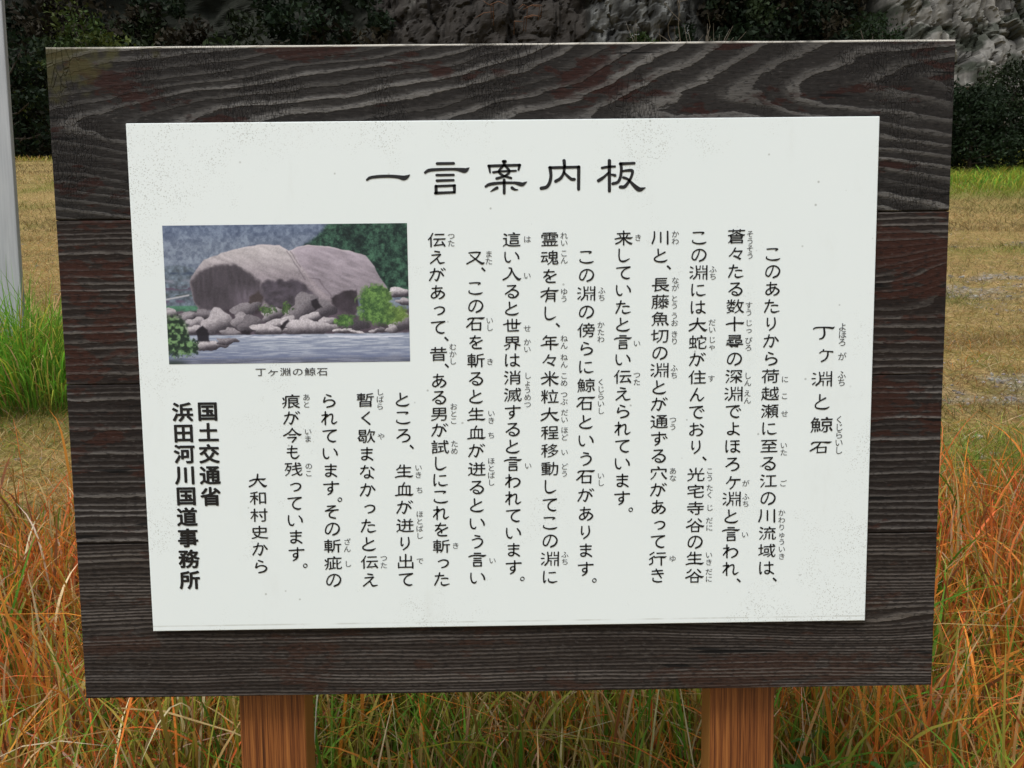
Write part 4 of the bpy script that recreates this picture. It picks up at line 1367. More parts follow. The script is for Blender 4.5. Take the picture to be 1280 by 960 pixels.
# clerical-script strokes, (x, y, width) about the glyph centre in pixels
HAND = {
 '十': [[(-11, .6, 1.8), (-6, -.6, 2.3), (2, -1.2, 2.1), (7, -1, 2.6), (9.5, -.9, 2.9), (11.5, -2.2, .8)], [(-.5, -8.5, 2.2), (-.5, 8.5, 2.4)]],
 '大': [[(-10.5, 0, 1.8), (-5, -1.8, 2.1), (3, -2.3, 2), (7.5, -2.1, 2.6), (10, -3.3, .8)], [(-.3, -8.5, 2.2), (-1.2, -2, 2.2), (-5, 4, 2), (-11, 7.6, 2.2)], [(.4, -1.5, 1.6), (4.5, 3.6, 2.4), (8.6, 6.8, 3.4), (11.6, 5.8, .9)]],
 '入': [[(-3.5, -8, 1.8), (-.4, -6.8, 2.2), (-1.2, -2, 2.2), (-5, 3.6, 2), (-11, 7.2, 2.2)], [(-.3, -5.4, 1.6), (4, 2.4, 2.4), (8.6, 6.6, 3.4), (11.6, 5.4, .9)]],
 '川': [[(-8.2, -7.5, 2), (-8.4, 0, 2.2), (-11, 7.4, 2.2)], [(-.2, -6.5, 2.1), (-.2, 5.6, 2.2)], [(8.6, -7.8, 2.3), (8.6, 7.8, 2.5)]],
 '石': [[(-10, -6, 2.1), (-7, -7.6, 2), (2, -7.9, 1.9), (8, -7.6, 2.9), (11.4, -8.8, .7)], [(-2.6, -7, 1.9), (-5.6, -2, 2.1), (-11.5, 3.6, 2.1)], [(-4.6, -1, 1.8), (-4.6, 7.2, 1.9)], [(-4.6, -1.2, 1.6), (6.3, -1.6, 1.7)], [(6.2, -1.6, 2.3), (5.8, 7.2, 2.3)], [(-5, 7, 1.7), (6, 6.6, 1.8)]],
 '言': [[(-4, -8, 1.9), (4, -8.1, 1.8)], [(-11, -3.6, 1.6), (-7, -5, 2), (1, -5.3, 1.9), (7.5, -4.8, 2.8), (11, -6, .7)], [(-4.6, -1.6, 1.7), (4.6, -1.8, 1.7)], [(-4.6, 1.2, 1.7), (4.6, 1, 1.7)], [(-4.9, 3.8, 1.9), (-4.7, 8.4, 1.9)], [(-4.9, 3.8, 1.6), (4.9, 3.5, 1.6)], [(4.9, 3.5, 1.9), (4.6, 8, 1.9)], [(-5, 8.2, 1.7), (5, 7.9, 1.7)]],
 '淵': [[(-10, -7, 2), (-7.2, -5.4, 1.6)], [(-11, -.6, 1.7), (-7.6, -.8, 1.6)], [(-10.6, 6.8, 2), (-7.4, 3.6, 1.3)], [(-3, -8.4, 1.9), (-2.2, -1, 2.1), (-3, 4, 2), (-6.4, 8, 2.1)],
        [(2.2, -8.4, 1.5), (1.6, -4, 1.3)], [(-2.2, -4, 1.2), (2, -4.3, 1.2)], [(1.4, 2.6, 1.7), (1.2, 8, 1.5)], [(-2.2, 2.4, 1.2), (1.6, 2.4, 1.2)], [(-2.2, -.6, 1.3), (10, -1, 1.3)],
        [(5.6, -8.6, 1.5), (5.2, -4.2, 1.3)], [(5.2, -4.4, 1.2), (10, -4.6, 1.2)], [(6, 2.6, 1.7), (5.8, 8, 1.5)], [(5.8, 2.2, 1.2), (10, 2, 1.2)], [(10.6, -8.6, 2), (10.2, 8.4, 2.1)]],
 '生': [[(-4.6, -8.4, 1.8), (-6, -5.2, 1.7), (-9.4, -2.4, 1.7)], [(-6, -4.6, 1.7), (8.2, -5.2, 1.9)], [(-8, .8, 1.7), (7.4, .2, 1.8)], [(0, -8.4, 2.1), (0, 6, 2)], [(-11, 7.2, 1.7), (-6, 5.9, 2), (2, 5.6, 1.9), (8, 6.2, 2.7), (11.4, 4.8, .7)]],
 '谷': [[(-4.4, -8, 1.7), (-6.6, -5.4, 1.7), (-9.4, -4, 1.7)], [(4, -8, 1.7), (7.6, -4.6, 2.3)], [(0, -4.6, 1.9), (-4, -.4, 2), (-11, 2.8, 2.1)], [(.3, -4, 1.6), (5, 0, 2.2), (9, 1.6, 2.9), (11.4, .6, .8)], [(-4.6, 2.4, 1.8), (-4.4, 8.2, 1.8)], [(-4.6, 2.4, 1.6), (4.6, 2.1, 1.6)], [(4.6, 2.1, 2), (4.2, 8, 2)], [(-4.6, 8, 1.6), (4.4, 7.8, 1.6)]],
 '行': [[(-5, -8, 1.7), (-10, -5, 1.6)], [(-4.6, -3, 1.7), (-10.6, 1, 1.7)], [(-7, -.6, 1.8), (-7, 5.4, 1.9), (-10.6, 7.6, 1.7)], [(-1, -6.8, 1.8), (9.4, -7.2, 1.8)], [(-4, -1.6, 1.7), (2, -2.2, 1.9), (8, -1.8, 2.6), (11, -3, .7)], [(4.4, -2, 2), (4.4, 8.2, 2.2)]],
 '来': [[(-8, -5.4, 1.7), (8, -6, 1.9)], [(-5, -3.6, 1.7), (-3.6, -1.6, 1.9)], [(5, -3.8, 1.7), (3.4, -1.8, 1.6)], [(-11, 1.4, 1.6), (-6, .2, 2), (2, -.2, 2), (8, .2, 2.7), (11.4, -1, .7)], [(0, -8.8, 2.1), (0, 8.6, 2.1)], [(-1, 1, 1.6), (-5, 5, 1.9), (-10, 7.4, 2)], [(1, 1, 1.5), (5, 5, 2.2), (9, 7, 2.8), (11, 6.4, .8)]],
 '年': [[(-4, -8.6, 1.8), (-8.4, -4, 1.7)], [(-5, -6, 1.7), (8, -6.6, 1.9)], [(-4, -1.6, 1.6), (6.6, -2.2, 1.8)], [(-4.4, -1.6, 1.7), (-4.6, 3, 1.8)], [(-11, 4, 1.6), (-6, 2.8, 2), (2, 2.4, 2), (8, 2.8, 2.7), (11.4, 1.4, .7)], [(1, -6, 2), (1, 9, 2.2)]],
 '有': [[(-11, -3.6, 1.6), (-6, -4.8, 1.9), (2, -5.4, 1.9), (8, -5, 2.7), (11.4, -6.2, .7)], [(-1, -9, 1.9), (-4, -2.6, 1.9), (-11, 2.6, 2)], [(-3, -1.4, 1.8), (-3.4, 4, 1.9), (-5, 8.6, 1.8)], [(-3, -1.4, 1.6), (6.4, -1.8, 1.7)], [(6.4, -1.8, 2.1), (6.2, 8, 2.2)], [(-3, 1.8, 1.5), (6, 1.6, 1.5)], [(-3.4, 4.8, 1.5), (6, 4.6, 1.5)]],
 '世': [[(-11, -1.6, 1.6), (-6, -2.8, 2), (2, -3.2, 2), (8, -2.8, 2.7), (11.4, -4, .7)], [(-5.6, -7.4, 1.9), (-5.2, 6.6, 2)], [(-5.4, 6.6, 1.7), (8, 6, 2)], [(0, -8.6, 1.9), (0, 3, 1.8)], [(5.6, -8, 1.9), (5.2, 3, 1.8)], [(0, 3, 1.5), (5.2, 2.8, 1.5)]],
 '米': [[(-6, -7, 1.7), (-3.6, -4, 2)], [(6, -7.4, 1.8), (3.4, -4, 1.5)], [(-11, -.4, 1.6), (-6, -1.6, 2), (2, -2, 2), (8, -1.6, 2.7), (11.4, -2.8, .7)], [(0, -8.8, 2.1), (0, 8.8, 2.1)], [(-1, 0, 1.6), (-5, 4.4, 1.9), (-10, 7, 2)], [(1, 0, 1.5), (5, 4.4, 2.2), (9, 6.6, 2.8), (11, 6, .8)]],
 '血': [[(0, -8.8, 1.9), (-2, -5.4, 1.6)], [(-7, -4, 1.9), (-7, 6, 1.9)], [(-7, -4.2, 1.6), (7, -4.6, 1.7)], [(7, -4.6, 2.1), (6.8, 6, 2)], [(-2.4, -4, 1.6), (-2.6, 6, 1.6)], [(2.4, -4, 1.6), (2.4, 6, 1.6)], [(-11.4, 7.6, 1.7), (-6, 6.6, 2), (2, 6.4, 2), (8, 6.8, 2.7), (11.4, 5.4, .7)]],
 '出': [[(0, -8.8, 2.1), (0, 7, 2.1)], [(-7, -6, 1.9), (-7, -.6, 1.9)], [(-7, -.6, 1.6), (7, -1, 1.7)], [(7, -6.4, 2), (7, -.8, 1.9)], [(-9, 2, 1.9), (-9, 8, 1.9)], [(-9, 7.6, 1.7), (9, 7.2, 1.8)], [(9, 1.6, 2.1), (9, 8.2, 2.1)]],
 '今': [[(0, -8.8, 1.8), (-4, -3.6, 1.9), (-11, .6, 2)], [(0, -8, 1.6), (5, -3, 2.2), (9, -.8, 2.9), (11.6, -1.6, .8)], [(-4, -.6, 1.6), (4, -1, 1.7)], [(-6, 3, 1.6), (5, 2.6, 1.8)], [(5, 2.6, 1.9), (0, 8.6, 2)]],
 '又': [[(-8, -6, 1.7), (0, -6.8, 1.9), (6.4, -6.6, 2)], [(6.4, -6.6, 1.9), (1, 1, 1.9), (-10.6, 7.8, 2)], [(-6, -3.4, 1.5), (0, 1.6, 1.9), (6, 6, 2.8), (9, 7.4, 3.2), (11.8, 6.2, .8)]],
 'こ': [[(-7.5, -6.5, 1.8), (0, -7, 1.8), (6, -6.6, 2), (3.4, -4.4, 1.1)], [(-8, 3.5, 1.4), (-8, 6, 1.8), (-2, 8, 2), (5, 7.6, 2.5), (9, 6, 1.1)]],
 'の': [[(1, -6.5, 1.6), (-1, 0, 1.8), (-4.5, 6, 2), (-8, 5, 2), (-8.5, 1, 1.8), (-6, -4.5, 1.8), (0, -7.5, 1.8), (6, -6, 2), (9, -1, 2.2), (6.5, 5, 2.5), (1, 8, 2.3)]],
 'い': [[(-8.5, -6, 1.8), (-8.6, 0, 2), (-7, 5.5, 2.2), (-3.5, 6.8, 2.2), (-1.5, 4.5, 1)], [(5, -5.5, 1.8), (8, -1.5, 2.4), (8.8, 2, 2.4)]],
 'る': [[(-6, -7.2, 1.7), (4.6, -7.8, 1.9)], [(4.8, -7.6, 1.8), (-1, -2, 1.8), (-8.4, 3.6, 1.8)], [(-7.6, 2.8, 1.5), (-1, -1.6, 1.8), (5, -1.2, 2), (8, 2.6, 2.4), (4.6, 7.4, 2.4), (-1, 8.2, 2), (-4.6, 6, 1.7), (-2.6, 3.6, 1.5), (1.4, 5, 1.6), (2.2, 7.2, 1.4)]],
 'と': [[(-3.4, -8.4, 2.2), (-3, -1.6, 2)], [(5.6, -4.6, 2), (-2, -.6, 1.8), (-7.4, 3, 1.9), (-7.6, 6, 2.1), (-3, 8, 2.2), (4, 7.8, 2.6), (8.2, 5.6, 1)]],
 'た': [[(-8.6, -4.4, 1.7), (2, -5.2, 1.9)], [(-3, -8.6, 2), (-5, -1, 2), (-9.2, 7.6, 2)], [(-.6, -1, 1.6), (4, -1.6, 1.8), (7.4, -1.2, 2)], [(-.8, 3.6, 1.5), (-.6, 6.6, 2), (3, 7.8, 2.4), (9.4, 6, 1)]],
 'て': [[(-8.6, -6, 1.8), (0, -7, 1.8), (8.4, -7.6, 2)], [(7.6, -7, 1.6), (1, -4, 1.8), (-2.4, 1, 2), (-1, 5.6, 2.2), (4, 7.8, 2.5), (7.6, 7, 1.6)]],
 'し': [[(-5.6, -8.2, 2), (-5.8, 2, 2), (-4, 7, 2.3), (1, 7.8, 2.6), (7.6, 4.4, 1)]],
 'が': [[(-9, -3.4, 1.7), (-2, -4.8, 1.9), (2.4, -4, 2), (1.8, 2, 2.2), (-.8, 7.4, 2.2), (-3.2, 6, 1.2)], [(-3.4, -8.4, 1.9), (-5.2, -1, 1.9), (-10, 7.4, 1.9)], [(4, -4.4, 1.8), (7.6, .6, 2.5)], [(5, -8.2, 1.4), (7, -6.2, 1.8)], [(8, -9, 1.4), (10, -7, 1.7)]],
 'か': [[(-8.6, -3.4, 1.7), (-1, -4.8, 1.9), (3.2, -4, 2), (2.6, 2, 2.2), (0, 7.4, 2.2), (-2.4, 6, 1.2)], [(-2.6, -8.4, 1.9), (-4.6, -1, 1.9), (-9.4, 7.4, 1.9)], [(5, -5.6, 1.8), (8.8, -.6, 2.5)]],
 'り': [[(-5, -7.4, 1.9), (-5.4, 0, 2), (-4.4, 3, 2), (-2.6, 1, 1)], [(4, -8, 1.9), (4.6, -1, 2.2), (2.6, 4, 2.1), (-2.6, 8.4, 1.8)]],
 'す': [[(-9.4, -4.8, 1.8), (0, -5.4, 1.9), (9.4, -5.8, 2.2)], [(1.4, -8.6, 2), (1.4, 1, 2), (0, 3.6, 1.8), (-3.4, 3.4, 1.8), (-3.6, .4, 1.8), (0, -1, 1.7), (1.8, 2, 2.1), (0, 6, 2.1), (-4, 8.6, 1.7)]],
 'ず': [[(-9.4, -4.8, 1.8), (0, -5.4, 1.9), (8.4, -5.8, 2.2)], [(.4, -8.6, 2), (.4, 1, 2), (-1, 3.6, 1.8), (-4.4, 3.4, 1.8), (-4.6, .4, 1.8), (-1, -1, 1.7), (.8, 2, 2.1), (-1, 6, 2.1), (-5, 8.6, 1.7)], [(5.4, -2.2, 1.4), (7.2, 0, 1.8)], [(8.4, -3.2, 1.4), (10.2, -1, 1.7)]],
 'ま': [[(-7, -5.6, 1.8), (7, -6, 2)], [(-6.4, -1.4, 1.7), (6.4, -1.8, 1.9)], [(.4, -8.6, 2), (.2, 4, 2), (-1.6, 7.2, 2), (-5.4, 7, 1.9), (-6.2, 4.6, 1.8), (-2.4, 3, 1.8), (3, 4.6, 2.1), (7.4, 7.6, 2.2)]],
 'あ': [[(-7, -5.2, 1.7), (5.6, -6, 1.9)], [(-2, -8.8, 1.9), (-2.6, 0, 1.9), (-1, 6, 1.8)], [(3.6, -3, 1.8), (1, 3, 1.9), (-4.4, 7.4, 2), (-8, 5.6, 2), (-6.4, 1.6, 1.8), (-1, -1.4, 1.8), (5, -1, 2), (8.6, 2.6, 2.4), (5.6, 6.8, 2.3), (2, 8.4, 1.6)]],
 'に': [[(-7.6, -7.4, 1.9), (-8.2, 0, 2), (-7.6, 7.2, 2), (-5.4, 4.6, 1)], [(-1.2, -5.4, 1.7), (6.6, -6, 1.9)], [(-2, 2.6, 1.5), (-1.4, 5.8, 2), (3, 7.2, 2.4), (9, 5.8, 1.1)]],
 'は': [[(-8, -7.6, 1.9), (-8.6, 0, 2), (-8, 7.4, 2), (-6, 5, 1)], [(-2.6, -4, 1.7), (8.2, -4.6, 2)], [(3.6, -8.4, 2), (3.8, 3.6, 2), (2, 7, 2), (-1.6, 6.6, 1.9), (-1.8, 4, 1.7), (2, 3.2, 1.8), (8.8, 7.2, 2.2)]],
 'ほ': [[(-8, -7.6, 1.9), (-8.6, 0, 2), (-8, 7.4, 2), (-6, 5, 1)], [(-2.6, -7, 1.7), (8.2, -7.4, 1.9)], [(-2.4, -2.4, 1.6), (8, -2.8, 1.9)], [(3.4, -7, 1.9), (3.6, 3.6, 2), (2, 7, 2), (-1.6, 6.6, 1.9), (-1.8, 4, 1.7), (2, 3.2, 1.8), (8.8, 7.2, 2.2)]],
 'ら': [[(-3, -8.2, 1.8), (2.6, -6.2, 2.2)], [(-5, -4.6, 1.9), (-6.4, 1.6, 2), (-2, -.8, 1.7), (4, -1, 2), (7.6, 2, 2.4), (5, 6.2, 2.4), (-2.4, 8.4, 1.9)]],
 'れ': [[(-5, -8.6, 2), (-5, 8.2, 2.1)], [(-9.4, -4, 1.6), (-2.6, -5, 1.8)], [(-2.6, -5, 1.7), (-9.6, 4.8, 1.8)], [(-8, 2.6, 1.4), (-1, -4, 1.8), (3.6, -5.4, 2), (4.2, -1, 2), (3.4, 4.6, 2.1), (5.6, 7, 2.4), (10, 4.4, 1)]],
 'わ': [[(-5, -8.6, 2), (-5, 8.2, 2.1)], [(-9.4, -4, 1.6), (-2.6, -5, 1.8)], [(-2.6, -5, 1.7), (-9.6, 4.8, 1.8)], [(-8, 2.6, 1.4), (-1, -2.6, 1.8), (5, -3.4, 2), (8.6, .4, 2.5), (6, 5.4, 2.3), (1, 8, 1.7)]],
 'を': [[(-7.4, -5.6, 1.7), (5.6, -6.2, 1.9)], [(-1, -8.8, 1.8), (-4, -2.6, 1.8), (-7.6, 1.6, 1.6)], [(-7, 1, 1.4), (-2.6, -1.4, 1.8), (.4, .6, 1.9), (.4, 4, 1.9)], [(8, -2.8, 2), (0, 1.4, 1.8), (-4.6, 5, 1.9), (-2, 7.8, 2.1), (6.8, 7.8, 2.2)]],
 'う': [[(-3, -8, 1.8), (3, -6.8, 2.2)], [(-6.6, -2, 1.6), (0, -4, 1.8), (5.6, -2.6, 2.2), (6, 2, 2.4), (2, 6.4, 2.2), (-3.4, 8.6, 1.7)]],
 'え': [[(-3, -8.2, 1.8), (3, -7.2, 2.2)], [(-6.6, -3, 1.7), (4.4, -4, 1.9)], [(4.4, -4, 1.8), (-2, 2.4, 1.8), (-8.4, 7.8, 1.9)], [(-3.4, 3.4, 1.4), (0, 2, 1.8), (1.8, 5.4, 2), (4, 7.6, 2.4), (9.4, 6.6, 1.3)]],
 'っ': [[(-4.4, -1.6, 1.6), (1.6, -3.8, 1.8), (7.2, -2.6, 2.2), (8, 1.2, 2.3), (4.8, 4.8, 2.1), (0, 6.4, 1.6)]],
 'ろ': [[(-6, -7, 1.7), (5, -7.6, 1.9)], [(5, -7.4, 1.8), (-1, -2, 1.8), (-8.2, 3.8, 1.8)], [(-7.4, 3, 1.5), (0, -1, 1.8), (6, -.4, 2.1), (8, 3.4, 2.4), (4.4, 7.4, 2.2), (-1, 8.8, 1.7)]],
 'よ': [[(.6, -3.4, 1.7), (7, -4, 1.9)], [(.2, -8.4, 2), (.4, 3.6, 2), (-1.6, 6.8, 2), (-5.6, 7, 1.9), (-7, 4.8, 1.8), (-3, 3.2, 1.8), (3, 4.6, 2), (7.8, 7.6, 2.1)]],
 'で': [[(-9, -6, 1.8), (0, -7, 1.8), (7.4, -7.6, 2)], [(6.8, -7, 1.6), (0, -4, 1.8), (-3.2, 1, 2), (-2, 5.6, 2.2), (3, 7.8, 2.5), (7, 7, 1.6)], [(4, -2.8, 1.4), (6, -.6, 1.8)], [(7.2, -4, 1.4), (9.2, -1.8, 1.7)]],
 'お': [[(-8, -4.6, 1.7), (2, -5.4, 1.9)], [(-3.6, -8.4, 1.9), (-3.8, 5, 1.9), (-6.6, 7.2, 1.8), (-8.6, 5, 1.7), (-4, 1, 1.7), (3, -.8, 1.9), (7.4, 2.4, 2.3), (5, 6.8, 2.2), (.4, 8, 1.6)], [(5, -7, 1.7), (8.6, -4, 2.4)]],
 'ん': [[(.4, -8.4, 1.9), (-4, 0, 1.9), (-8.4, 8, 1.9)], [(-6, 3.8, 1.4), (-2, -.4, 1.8), (1, 1, 1.9), (1.4, 5.4, 2), (4, 7.8, 2.2), (9, 3.4, 1.2)]],
 'き': [[(-7, -6, 1.7), (6, -7, 1.9)], [(-7.4, -2, 1.7), (7, -3, 1.9)], [(-2, -8.8, 1.9), (1.6, -2, 2), (4.6, 2.6, 2)], [(-6, 3.2, 1.6), (-5.6, 6.6, 2), (0, 8.2, 2.2), (5, 7.6, 1.8)]],
 'く': [[(4.4, -8, 1.9), (-5, 0, 1.9)], [(-5, -.4, 1.9), (0, 3.6, 2.1), (5, 8, 2.5)]],
 'な': [[(-8, -5, 1.7), (1, -5.8, 1.9)], [(-3, -8.6, 1.9), (-5, -2, 1.8), (-8.6, 2.6, 1.8)], [(4.6, -6.4, 1.8), (8.4, -3.4, 2.4)], [(2.8, -2.4, 1.8), (3, 4, 2), (1, 7.4, 1.9), (-3, 7, 1.8), (-3, 4.4, 1.7), (1.4, 3.8, 1.8), (7.6, 7.8, 2.2)]],
 'も': [[(-1.4, -8.6, 1.9), (-2.4, 2, 2), (-.6, 7, 2.2), (4, 7.8, 2.3), (8, 4, 1.1)], [(-7, -4.4, 1.7), (5, -5, 1.9)], [(-7.4, .4, 1.7), (5, -.2, 1.9)]],
 'そ': [[(-5.6, -7.4, 1.7), (4.6, -8, 1.9)], [(4.6, -7.8, 1.7), (-8, -1, 1.7)], [(-8.4, -1, 1.4), (0, -2, 1.8), (8, -2.8, 2)], [(3, -2, 1.5), (-2.6, 2, 1.9), (-2, 6.6, 2.2), (4.6, 8.4, 2)]],
}

SEG = [  # (u at top, v at top, u at foot, v at foot), [(text, first v, last v, punctuation)]
 ((966, 317.5, 958, 710), [('このあたりから荷越瀬に至る江の川流域は', 317.5, 710, '、')]),
 ((920.5, 295.5, 913, 711), [('蒼々たる数十尋の深淵でよほろヶ淵と言われ', 295.5, 711, '、')]),
 ((873.7, 297, 868, 719.5), [('この淵には大蛇が住んでおり', 297, 558.7, '、'), ('光宅寺谷の生谷', 593, 719.5, '')]),
 ((826, 297, 822, 719.5), [('川と', 297, 319.5, '、'), ('長藤魚切の淵とが通ずる穴があって行き', 355.7, 719.5, '')]),
 ((779.5, 297.5, 777.5, 622.5), [('来していたと言い伝えられています', 297.5, 622.5, '。')]),
 ((733, 321, 732, 711), [('この淵の傍らに鯨石という石があります', 321, 711, '。')]),
 ((687, 299, 687.5, 721), [('霊魂を有し', 299, 391.7, '、'), ('年々米粒大程移動してこの淵に', 428, 721, '')]),
 ((639.5, 299.5, 642, 709), [('這い入ると世界は消滅すると言われています', 299.5, 709, '。')]),
 ((594, 322, 597, 722), [('又', 322, 322, '、'), ('この石を斬ると生血が迸るという言い', 360, 722, '')]),
 ((546, 300, 552.5, 724), [('伝えがあって', 300, 409, '、'), ('昔', 442.5, 442.5, '、'), ('ある男が試しにこれを斬った', 476, 724, '')]),
 ((503.5, 499.5, 507.5, 724), [('ところ', 499.5, 544, '、'), ('生血が迸り出て', 589.5, 724, '')]),
 ((456.7, 500, 462.6, 725), [('暫く歇まなかったと伝え', 500, 725, '')]),
 ((411, 501, 417, 725), [('られています', 501, 610, '。'), ('その斬疵の', 639.7, 725, '')]),
 ((364, 501.6, 370.6, 692.5), [('痕が今も残っています', 501.6, 692.5, '。')]),
]
RUBY = [('に', 981, 474), ('こ', 980.5, 495), ('せ', 980.5, 517), ('いた', 979.5, 561), ('ご', 978.7, 604), ('かわりゅういき', 977, 668),
 ('そうそう', 937.5, 306), ('すう', 936, 386), ('じっ', 936, 408), ('ぴろ', 935.5, 430), ('しん', 934.5, 474), ('えん', 934, 496), ('が', 932, 604), ('ふち', 932, 625), ('い', 931, 668),
 ('ふち', 891, 341), ('だい', 890, 407.5), ('じゃ', 890, 429), ('す', 889, 473), ('こう', 887, 593), ('たく', 887, 614), ('じ', 887, 634.5), ('だに', 886.5, 655), ('いき', 886, 698), ('だに', 886, 719),
 ('かわ', 844, 297), ('なが', 844, 355), ('とう', 843, 377.5), ('うお', 843, 399), ('きり', 843, 422), ('ふち', 842.5, 464.5), ('つう', 841, 529), ('あな', 841, 593), ('ゆ', 840.5, 698),
 ('き', 797.5, 297), ('い', 796, 429), ('つた', 796, 473), ('ふち', 752, 367.5), ('かたわ', 751, 415), ('くじらいし', 751, 495.5), ('いし', 751, 599),
 ('れい', 705, 299), ('こん', 705, 321), ('ゆう', 705, 369), ('ねん', 705, 427.5), ('ねん', 705, 451), ('こめ', 705, 474), ('つぶ', 705, 497.5), ('だい', 705.5, 520), ('ほど', 705.5, 542), ('い', 705.5, 565), ('どう', 705.5, 587.5), ('ふち', 706, 697.5),
 ('は', 659, 299), ('い', 659, 344.5), ('せ', 659, 410.5), ('かい', 659, 432), ('しょうめつ', 659.5, 487.5), ('い', 660, 582),
 ('また', 611, 322), ('いし', 612, 405), ('き', 612.5, 452), ('いき', 614, 521), ('ち', 614, 544), ('ほとばし', 614, 589.5), ('い', 615.5, 700.5),
 ('つた', 564, 299.5), ('むかし', 566, 442.5), ('おとこ', 567, 517), ('ため', 568, 559), ('き', 569.5, 682), ('いき', 523, 589), ('ち', 524.5, 612.5), ('ほとばし', 524.5, 656), ('で', 525, 701),
 ('しばら', 475, 499), ('や', 476.4, 545.5), ('つた', 479.7, 702), ('ざん', 434, 681.6), ('し', 435, 704.6), ('あと', 383, 501), ('いま', 385, 544), ('のこ', 386, 587)]
HRUBY = [('よほろ', 1053, 418), ('が', 1052.5, 445.5), ('ふち', 1052, 473), ('くじらいし', 1049, 543.5)]
BOFF, ROFF, KOFF = .0085, .0, .030
body_chars = ''.join(t for _, ss in SEG for t, *_ in ss) + '、。鯨石の淵丁大和村史から'
need(body_chars, BOFF)
need(''.join(t for t, *_ in RUBY + HRUBY), ROFF)
need('国土交通省浜田河川国道事務所', KOFF)
need('丁ヶ淵の鯨石', .004)
need('鯨', .012)

def put(L, c, u, v, sc=1.0):
    if c in HAND:
        kx, ky = (.98, .98) if is_kanji(c) else (.97, .94)
        L.strokes(HAND[c], lambda a, b: (u + a * kx * sc, v + b * ky * sc), .95 * sc)
    elif is_kanji(c):
        glyph(L, c, u, v, 24.0 * sc, 18.9 * sc, BOFF, .012)
    else:
        du, dv = SHIFT.get(c, (0, 0))
        s_ = 1.2 if c == 'ヶ' else 1.0
        glyph(L, c, u + du, v + dv, 21.8 * sc * s_, 20.6 * sc * s_, BOFF, .02)

for (ua, va, ub, vb), segs in SEG:
    L = Letters()
    ucol = lambda v: ua + (ub - ua) * (v - va) / (vb - va)
    for text, v0, v1, pun in segs:
        n = len(text)
        for i, c in enumerate(text):
            v = v0 + (v1 - v0) * i / max(1, n - 1)
            put(L, c, ucol(v), v)
        if pun == '、':
            glyph(L, '、', ucol(v1) + 10.2 + .3 * 20, v1 + 14.5 - .29 * 20, 20, 20, BOFF)
        elif pun == '。':
            glyph(L, '。', ucol(v1) + 10.6 + .31 * 19, v1 + 14.6 - .285 * 19, 19, 19, BOFF)
    L.build('text_column', M_INK)

RB = {}
for text, u, v in RUBY:
    L = RB.setdefault(int(round((u + .012 * v - 2) / 46)), Letters())
    n = len(text); pitch = 9.0 if n < 6 else 9.1
    for i, c in enumerate(text):
        glyph(L, c, u, v + (i - (n - 1) / 2) * pitch, 9.9, 9.3, ROFF)

for L in RB.values():
    L.build('reading_aid', M_INK2)

# title
L = Letters()
S_ = 9.143
for ox, st in ((450, [
    [(80, 318, 26), (120, 293, 34), (220, 280, 36), (340, 277, 36), (440, 285, 42), (500, 297, 56), (540, 282, 40), (568, 262, 10)],
    [(882, 133, 34), (1070, 130, 32)], [(745, 235, 30), (790, 210, 38), (900, 200, 34), (1080, 197, 32), (1150, 205, 48), (1200, 211, 56), (1232, 192, 28), (1248, 180, 8)],
    [(876, 265, 30), (1070, 262, 28)], [(880, 328, 32), (1068, 322, 28)], [(868, 392, 36), (870, 465, 36)], [(868, 392, 30), (1085, 383, 28)], [(1078, 385, 36), (1080, 460, 32)], [(862, 470, 34), (1080, 460, 28)]]),
  (600, [[(265, 108, 34), (290, 108, 34)], [(276, 110, 34), (276, 150, 34)], [(100, 160, 34), (455, 150, 32)], [(104, 160, 32), (115, 235, 20)], [(452, 150, 34), (440, 205, 24)],
    [(262, 160, 28), (216, 222, 28), (262, 268, 28), (355, 298, 28)], [(295, 165, 28), (336, 220, 28), (290, 272, 28), (190, 303, 32)], [(152, 232, 28), (240, 222, 26), (410, 215, 24)],
    [(276, 320, 34), (276, 470, 34)], [(65, 395, 28), (110, 370, 36), (220, 355, 34), (380, 352, 30), (440, 362, 44), (482, 370, 46), (520, 350, 22), (535, 340, 8)],
    [(195, 410, 36), (160, 428, 28), (122, 452, 10)], [(365, 410, 36), (395, 428, 28), (432, 432, 12)],
    [(960, 100, 40), (965, 160, 36)], [(795, 180, 34), (1130, 172, 32)], [(800, 180, 40), (810, 270, 36), (795, 350, 38), (760, 400, 40), (700, 415, 40)], [(1128, 172, 40), (1126, 425, 36)],
    [(966, 160, 34), (955, 240, 32), (920, 300, 36), (865, 335, 38)], [(958, 230, 24), (1000, 275, 32), (1045, 310, 36), (1078, 312, 36)]]),
  (690, [[(655, 100, 40), (655, 445, 36)], [(572, 182, 30), (640, 170, 30), (718, 165, 26)], [(645, 235, 24), (600, 280, 30), (560, 310, 38), (530, 328, 38)], [(680, 258, 24), (720, 268, 34)],
    [(780, 135, 36), (940, 128, 30)], [(785, 135, 36), (792, 200, 34), (780, 290, 34), (750, 345, 34), (695, 362, 36)], [(805, 220, 22), (850, 212, 30), (915, 214, 36), (910, 270, 30), (875, 340, 32), (830, 395, 40), (780, 400, 38)],
    [(815, 292, 30), (860, 308, 30), (900, 345, 32), (960, 405, 50), (1000, 428, 54), (1040, 418, 30), (1065, 408, 10)]])):
    L.strokes(st, lambda a, b: (ox + a / S_, 190 + b / S_), 1 / S_)
L.build('title', M_INK)

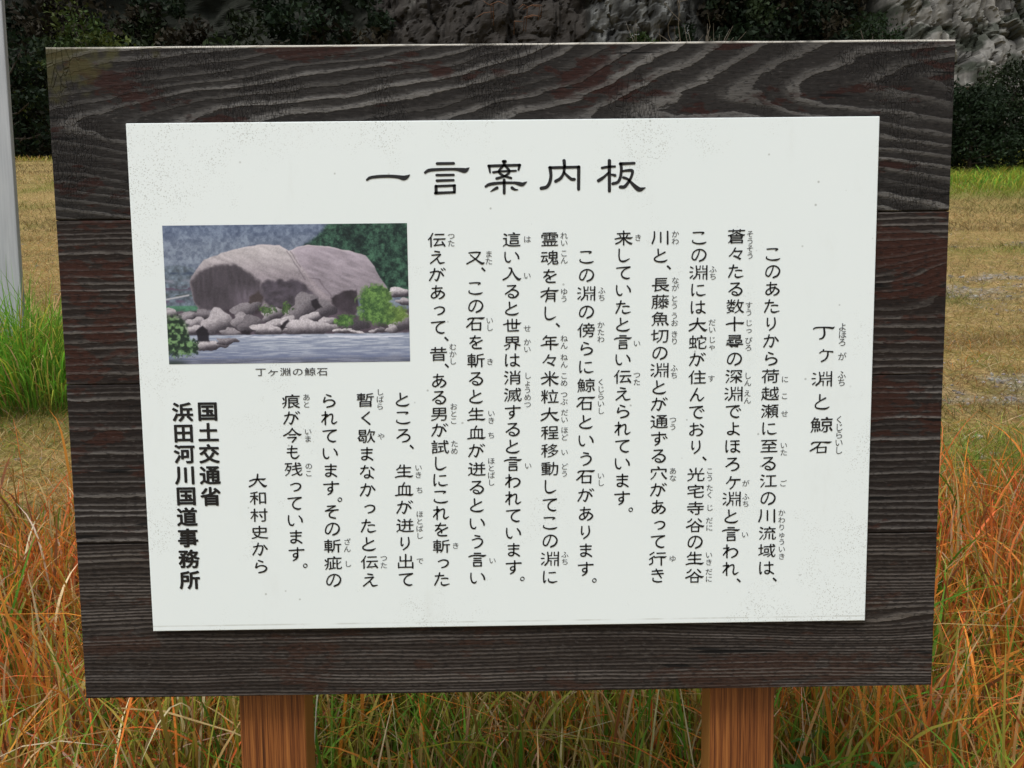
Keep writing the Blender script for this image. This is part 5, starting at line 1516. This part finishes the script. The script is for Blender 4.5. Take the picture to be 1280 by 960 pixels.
# heading
L = Letters()
S2 = 10.667
for oy, st in ((395, [[(125, 172, 18), (160, 155, 20), (260, 150, 18), (340, 155, 26), (380, 160, 26), (408, 142, 6)], [(265, 158, 26), (272, 230, 28), (262, 270, 26), (240, 295, 22), (205, 306, 16)],
    [(258, 452, 24), (252, 470, 14)], [(207, 492, 14), (245, 470, 16), (320, 470, 14), (380, 477, 22)], [(318, 478, 24), (312, 530, 24), (285, 575, 22), (232, 606, 22)],
    [(125, 765, 20), (155, 775, 16)], [(105, 835, 16), (150, 832, 14)], [(115, 910, 20), (150, 880, 12)], [(205, 750, 18), (215, 830, 22), (205, 880, 24), (160, 922, 24)],
    [(265, 750, 16), (258, 800, 14)], [(215, 798, 12), (262, 795, 12)], [(255, 870, 20), (252, 925, 16)], [(215, 868, 12), (258, 868, 12)], [(215, 838, 14), (365, 830, 14)],
    [(305, 745, 16), (300, 800, 14)], [(300, 798, 12), (360, 793, 12)], [(312, 870, 20), (308, 925, 16)], [(308, 868, 12), (360, 865, 12)], [(365, 742, 20), (360, 932, 22)]]),
  (485, [[(210, 90, 24), (208, 155, 22)], [(285, 133, 22), (225, 165, 18), (160, 210, 18), (152, 250, 20), (190, 272, 22), (280, 275, 26), (335, 250, 10)],
    [(100, 745, 22), (130, 725, 20), (240, 720, 16), (320, 725, 28), (368, 715, 6)], [(215, 728, 20), (175, 780, 22), (80, 838, 20)], [(177, 795, 16), (177, 855, 16)], [(175, 793, 14), (290, 786, 14)],
    [(292, 788, 24), (285, 855, 22)], [(170, 860, 16), (290, 852, 16)]])):
    L.strokes(st, lambda a, b: (1005 + a / S2, oy + b / S2), 1 / S2)
glyph(L, '鯨', 1027, 531, 30.5, 21.5, .012, .012)
L.build('heading', M_INK)
L = Letters()
for text, u, v in HRUBY:
    n = len(text)
    for i, c in enumerate(text):
        glyph(L, c, u - .2 * i, v + (i - (n - 1) / 2) * 9.6, 11.2, 11, ROFF)
L.build('reading_aid', M_INK2)

# caption under the photograph
L = Letters()
for i, c in enumerate('丁ヶ淵の鯨石'):
    glyph(L, c, 326 + i * 15.4, 465 - .1 * i, 14.6 * (1.2 if c == 'ヶ' else 1), 11.0, .004)
L.build('caption', M_INK2)

# source and office
L = Letters()
for i, c in enumerate('大和村史から'):
    put(L, c, 322.4 + .72 * i, 601 + 21.4 * i, .98)
L.build('source_line', M_INK)
L = Letters()
for t, u0, v0, u1, v1 in (('国土交通省', 259.6, 514, 263.6, 620.5), ('浜田河川国道事務所', 228.4, 515, 237.4, 724.8)):
    n = len(t)
    for i, c in enumerate(t):
        f_ = i / (n - 1)
        glyph(L, c, u0 + (u1 - u0) * f_, v0 + (v1 - v0) * f_, 26.8, 25.2, KOFF)
L.build('office_name', M_INK)
